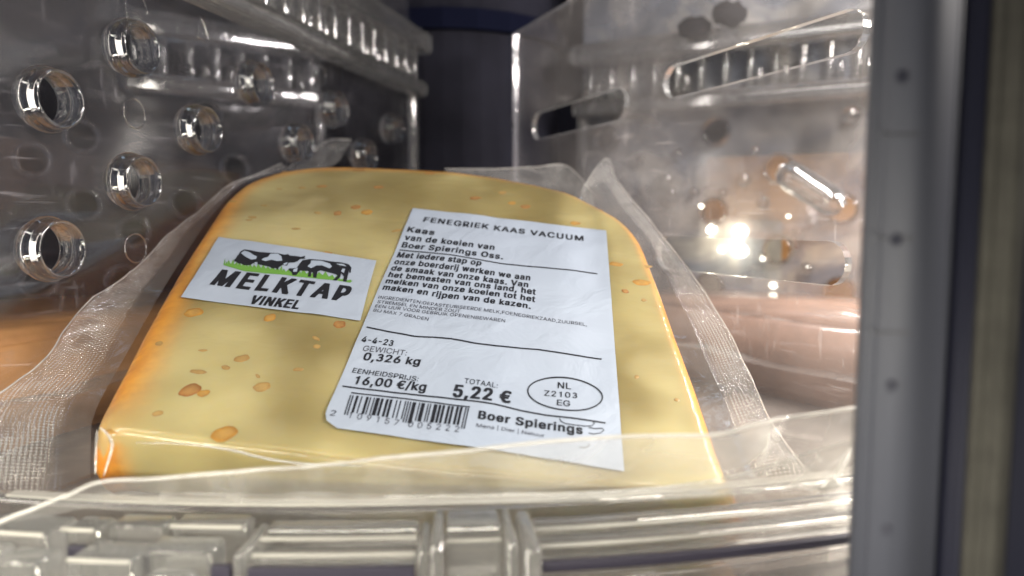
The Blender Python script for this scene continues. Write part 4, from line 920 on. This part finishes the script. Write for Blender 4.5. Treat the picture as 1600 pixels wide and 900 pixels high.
for body, a, b in [('Met iedere stap op', (228, 310), (730, 372)), ('onze boerderij werken we aan', (210, 352), (1022, 457)), ('de smaak van onze kaas. Van', (192, 393), (1010, 499)),
                   ('het bemesten van ons land, het', (176, 435), (1055, 541)), ('melken van onze koeien tot het', (160, 475), (1052, 583)), ('maken en rijpen van de kazen.', (143, 515), (1025, 627))]:
    T(body, a, b, 8.3, 0.031, sx=1.06)
T('INGREDIENTEN:GEPASTEURISEERDE MELK,FOENEGRIEKZAAD,ZUURSEL,', (118, 566), (1360, 727), 4.8, 0.002, M_inkgrey)
T('STREMSEL EN MINDER ZOUT', (112, 592), (605, 655), 4.8, 0.002, M_inkgrey)
T('EEN UUR VOOR GEBRUIK OPENENBEWAREN', (98, 617), (872, 712), 4.8, 0.002, M_inkgrey)
T('BIJ MAX 7 GRADEN', (88, 642), (415, 697), 4.8, 0.002, M_inkgrey)
big.line('ruled_line', [(573, 512.4), (607, 520), (647, 526.7), (676, 528), (705, 531.3), (740, 539), (776, 544), (840, 548.2), (874, 552.8), (940, 562.3)], 2.0, M_ink)
T3 = lambda *a, **k: T(*a, src=c3, **k)
T3('4-4-23', (210, 50), (370, 73), 9.0, 0.022)
T3('GEWICHT:', (217, 95), (440, 117), 8.0, -0.004, M_inkgrey)
T3('0,326 kg', (217, 139), (508, 168), 11.5, 0.026)
T3('EENHEIDSPRIJS:', (163, 203), (500, 254), 7.4, 0.004)
T3('16,00 €/kg', (172, 262), (538, 306), 13.0, 0.026)
T3('TOTAAL:', (735, 268), (905, 293), 8.0, 0.002)
T3('5,22 €', (675, 335), (972, 369), 18.5, 0.036)
big.line('ruled_line', [c3(115, 275), c3(370, 310), c3(740, 355), c3(900, 378), c3(1020, 405), c3(1150, 430), c3(1456, 466)], 2.2, M_ink)
big.line('ruled_line', [c3(160, 310), c3(480, 350), c3(765, 392)], 1.8, M_ink)
T3('NL', (1212, 285), (1280, 290), 9.6, 0.010)
T3('Z2103', (1143, 326), (1312, 339), 9.0, 0.010, sx=1.1)
T3('EG', (1208, 378), (1275, 384), 9.6, 0.010)
el = []
for i in range(56):
    a = 2 * math.pi * i / 56; x = 190 * math.cos(a); y = 86 * math.sin(a); el.append(c3(1250 + x + 0.04 * y, 318 + y + 0.08 * x))
big.line('oval_mark', el, 2.1, M_ink, closed=True)
T3('Boer Spierings', (805, 452), (1340, 529), 12.5, 0.032, sx=1.05)
T3('Mens | Dier | Natuur', (797, 495), (1145, 545), 5.5, -0.002, M_inkgrey)
# line drawing of a cow lying under the rule
big.line('cow_outline', [c3(*p) for p in [(1222, 448), (1228, 462), (1250, 474), (1300, 482), (1350, 486), (1385, 483), (1400, 470), (1392, 462)]], 1.3, M_ink)
big.line('cow_outline', [c3(*p) for p in [(1370, 492), (1400, 496), (1440, 492), (1448, 502), (1430, 516), (1395, 524), (1370, 520)]], 1.3, M_ink)
big.line('cow_outline', [c3(*p) for p in [(1322, 596), (1350, 598), (1368, 590), (1372, 576)]], 1.0, M_ink)
# EAN-13 bars
L_ = ['0001101', '0011001', '0010011', '0111101', '0100011', '0110001', '0101111', '0111011', '0110111', '0001011']
PAR = ['LLLLLL', 'LLGLGG', 'LLGGLG', 'LLGGGL', 'LGLLGG', 'LGGLLG', 'LGGGLL', 'LGLGLG', 'LGLGGL', 'LGGLGL']
def ean(code):
    d = [int(c) for c in code]; inv = lambda s: ''.join('1' if c == '0' else '0' for c in s); out = '101'
    for k in range(6): out += L_[d[1 + k]] if PAR[d[0]][k] == 'L' else inv(L_[d[1 + k]])[::-1]
    out += '01010' + ''.join(inv(L_[x]) for x in d[7:]) + '101'; return out
bits = ean('2109157005222'); nb = len(bits)
tl, tr_, bl, br = Vector((*c3(155, 322), 0)), Vector((*c3(762, 396), 0)), Vector((*c3(128, 412), 0)), Vector((*c3(742, 492), 0))
k = 0
while k < nb:
    if bits[k] == '1':
        e = k
        while e < nb and bits[e] == '1': e += 1
        tall = 1.16 if (k < 3 or 44 < k < 51 or k > 90) else 1.0
        P = []; Fc = []; ns = 5
        for j in range(ns + 1):
            for f in (k / nb, (e - 0.12) / nb):
                p = tl.lerp(tr_, f).lerp(bl.lerp(br, f), j / ns * tall); P.append((p.x, p.y))
        for j in range(ns): Fc.append((2 * j + 2, 2 * j + 3, 2 * j + 1, 2 * j))
        big.mesh('barcode_bar', P, Fc, M_ink); k = e
    else: k += 1
T3('2', (50, 430), (76, 433), 9.0, 0.0, M_inkgrey)
T3('109157', (145, 442), (398, 484), 9.5, 0.0, M_inkgrey, sx=1.7)
T3('005222', (448, 488), (708, 524), 9.5, 0.0, M_inkgrey, sx=1.7)

def c1(x, y): return (270 + x / 4.848, 360 + y / 4.848)
def melk_outline(u, v):
    return u, v
melk = Label('logo_label', [(342, 372), (588, 407), (563, 502), (283, 465)], 34, 16, 'small white logo label with two cows on grass')
melk.text('logo_lettering', 'MELKTAP', c1(282, 412), c1(1330, 548), 24.0, 0.046, shear=0.2, sx=1.25)
melk.text('logo_lettering', 'VINKEL', c1(585, 562), c1(952, 604), 13.5, 0.046, shear=0.2, sx=1.05)
topl = [(385, 262), (440, 258), (520, 272), (600, 285), (700, 296), (800, 310), (880, 322), (1000, 332), (1120, 338), (1250, 368), (1372, 388)]
gr = [c1(390, 272), c1(540, 318), c1(700, 338), c1(870, 350), c1(950, 362), c1(1100, 374), c1(1240, 386), c1(1345, 404)]
tp = catmull([(x, y, 0) for x, y in topl], 60); spk = []
for i, p in enumerate(tp):
    h = 0 if i % 2 == 0 else random.uniform(18, 42) * (1.0 if i < 54 else 0.5)
    if i == 1: h = 46
    spk.append(c1(p.x + (random.uniform(-9, 9) if h else 0), p.y - h + 6))
melk.poly('grass_strip', gr + spk[::-1], M_green, 0.006)
cow1 = [(500, 196), (515, 172), (545, 158), (600, 168), (650, 180), (720, 186), (800, 190), (850, 200), (876, 194), (888, 206), (930, 208), (975, 214), (1006, 203), (998, 220), (1010, 226), (965, 232), (945, 250), (920, 258), (880, 260), (866, 282), (836, 276),
        (806, 296), (796, 314), (782, 300), (760, 304), (735, 290), (700, 282), (650, 272), (612, 262), (590, 276), (545, 276), (520, 262), (500, 262), (484, 248), (470, 246), (466, 234), (480, 222), (492, 200)]
cow2 = [(985, 240), (1040, 228), (1120, 232), (1200, 243), (1280, 250), (1335, 266), (1354, 290), (1348, 330), (1338, 328), (1338, 300), (1330, 335), (1316, 398), (1290, 394), (1298, 358), (1278, 332), (1268, 362), (1240, 388), (1212, 385), (1250, 352), (1236, 340),
        (1180, 325), (1120, 312), (1098, 322), (1088, 368), (1064, 366), (1064, 330), (1052, 326), (1046, 362), (1024, 360), (1032, 320), (1000, 318), (965, 316), (938, 350), (908, 350), (902, 328), (878, 312), (882, 302), (915, 300), (942, 296), (962, 268)]
melk.poly('cow_print', [c1(*p) for p in cow1], M_ink, 0.010)
melk.poly('cow_print', [c1(*p) for p in cow2], M_ink, 0.010)
for pt in [[(518, 184), (545, 168), (585, 182), (618, 205), (642, 216), (632, 234), (596, 236), (560, 218), (534, 198)],
           [(742, 196), (800, 194), (826, 214), (832, 246), (792, 250), (752, 240), (704, 250), (676, 240), (690, 228), (724, 220)],
           [(620, 258), (645, 256), (644, 270), (626, 270)], [(838, 270), (872, 256), (868, 272), (850, 280)],
           [(1050, 240), (1120, 240), (1190, 260), (1207, 284), (1188, 297), (1130, 276), (1090, 278), (1050, 299), (1022, 286), (1046, 262)],
           [(1234, 261), (1290, 263), (1318, 283), (1270, 274)], [(1288, 298), (1308, 302), (1296, 332), (1276, 320)], [(918, 306), (950, 298), (940, 326), (912, 326)]]:
    melk.poly('cow_patch', [c1(*p) for p in pt], M_white, 0.014)

# ------------------------------------------------------------------ neighbouring cheeses seen through the walls
def pack(theta, r0, r1, w0, w1, z, th, label, col, group='cheese packs in the neighbouring compartments', tilt=0.0, lift=0.0):
    Mf = wall_frame(theta) @ Matrix.Translation((r0, 0, lift)) @ Matrix.Rotation(tilt, 4, 'Y')
    root = empty('cheese_pack', tuple(Mf.translation), label=label, cat='cheese pack', group=group)
    b = bmesh.new(); L = r1 - r0
    pts = [(0, -w0), (0.6, -w0 - .3), (L, -w1), (L, w1), (0.6, w0 + .3), (0, w0)]
    lo = [b.verts.new((x, y, 0)) for x, y in pts]; hi = [b.verts.new((x, y, th)) for x, y in pts]
    b.faces.new(lo[::-1]); b.faces.new(hi)
    for i in range(6): b.faces.new((lo[i], lo[(i + 1) % 6], hi[(i + 1) % 6], hi[i]))
    bmesh.ops.recalc_face_normals(b, faces=b.faces)
    bmesh.ops.bevel(b, geom=list(b.edges), offset=0.35, segments=3, affect='EDGES')
    bmesh.ops.transform(b, matrix=Mf, verts=b.verts)
    bm_obj('cheese', b, col, root, smooth=True)
    vs = []; 
    for (x, y) in [(-1.2, -w0 - 1.2), (L + 1, -w1 - 1), (L + 1, w1 + 1), (-1.2, w0 + 1.2)]: vs.append(Mf @ Vector((x, y, th * 0.45)))
    # sealed margin as a subdivided wavy sheet
    n = 14; g = []; fs = []
    for i in range(n + 1):
        for j in range(n + 1):
            p = vs[0].lerp(vs[1], i / n).lerp(vs[3].lerp(vs[2], i / n), j / n); p.z += 0.35 * noise.noise(p * 0.4); g.append(p)
    for i in range(n):
        for j in range(n):
            a = i * (n + 1) + j; fs.append((a, a + 1, a + n + 2, a + n + 1))
    o = mesh_obj('bag_film', g, fs, M_flap, root, smooth=True)
    return root
M_oc = plain('orange_rind_cheese', (0.40, 0.20, 0.07), 0.4, coat=0.5, nz=0.35, nscale=30)
M_bc = plain('brown_rind_cheese', (0.30, 0.19, 0.14), 0.4, coat=0.5, nz=0.4, nscale=25)
M_pc = plain('pale_pack_cheese', (0.60, 0.42, 0.24), 0.4, coat=0.5, nz=0.3, nscale=25)
pack((TH_L + TH_L2) / 2, 13, 31, 2.0, 6.5, 0, 3.2, 'orange rind cheese pack lying beyond the left side wall', M_oc)
pack((TH_R + TH_R2) / 2 + R(2), 14, 30, 2.2, 5.5, 0, 3.0, 'pinkish brown cheese pack just beyond the slotted plate on the right', M_bc)
pack(TH_R2 + R(18), 14, 30, 2.2, 6.5, 0, 9.5, 'tall orange cheese pack behind the far perforated wall on the right', M_oc)

# ------------------------------------------------------------------ door post at the right
M_post = plain('brushed_post_metal', (0.060, 0.064, 0.084), 0.6, 0.0, nz=0.18, nscale=60, bump=0.1, stretch=(1, 1, 0.04))
M_gap = plain('black_rubber_gasket', (0.010, 0.011, 0.024), 0.5)
M_fab = plain('olive_grey_panel', (0.042, 0.040, 0.034), 0.95, nz=0.2, nscale=160, bump=0.2)
M_seam = plain('post_seam', (0.085, 0.085, 0.095), 0.6)
post = empty('door_post', (5, 9, -8), label='grey metal door post with small dark holes along the right edge', cat='post')
xl = (1338 - 800) / F * 9.3
xr = (1490 - 800) / F * 9.0
bm_obj('post_face', box_bm(Matrix(), xl, xr - 0.02, 8.9, 9.3, -8, 30, 0.12, 5), M_post, post, smooth=True)
bm_obj('gasket', box_bm(Matrix(), xr, xr + 0.20, 8.8, 9.3, -8, 30, 0.05, 2), M_gap, post)
hv, hf = lathe_y(rounded_prof(0.001, 0.075, -0.012, 0.004, 0.003), 20)
HME = data_mesh('screw_hole', hv, hf, plain('hole_black', (0.035, 0.037, 0.055), 0.6))
for py in (-110, 120, 375, 603, 827):
    c = hit(1397 + (450 - py) * 0.035, py, Vector((0, 8.896, 0)), Vector((0, 1, 0)))
    inst('screw_hole', HME, Matrix.Translation((c.x, 8.897, c.z)), post)
for py in (210, 372, 520):
    c = hit(1375, py, Vector((0, 8.896, 0)), Vector((0, 1, 0)))
    bm_obj('seam', box_bm(Matrix(), xl + 0.02, xl + 0.5, 8.893, 8.9, c.z - 0.012, c.z + 0.012), M_seam, post)
sp = bm_obj('side_panel', box_bm(Matrix(), xr + 0.22, xr + 0.68, 8.6, 9.3, -8, 30, 0.15, 4), M_fab, smooth=True)
tag(sp, 'rough olive grey strip at the far right beside the black gasket', 'panel')
sp = bm_obj('door_edge', box_bm(Matrix(), xr + 0.70, xr + 3.5, 8.9, 9.3, -8, 30, 0.1, 2), M_gap)
tag(sp, 'black machine edge cut off by the right side of the photo', 'door')

# embossed recycling mark high on the left wall
rx, rz = to_wall(310, 50, ML); y_ = 0.13
tri = [(rx + 0.34 * math.cos(R(90 + 120 * i)), rz + 0.42 * math.sin(R(90 + 120 * i))) for i in range(3)]
rec = []
for i in range(3):
    p, q = tri[i], tri[(i + 1) % 3]
    for k in range(6):
        f = 0.12 + 0.76 * k / 5; rec.append(ML @ Vector((p[0] + (q[0] - p[0]) * f, y_, p[1] + (q[1] - p[1]) * f)))
rec.append(rec[0])
o = tube(rec, 0.03, 'recycling_mark', M_ring, wl, 6)
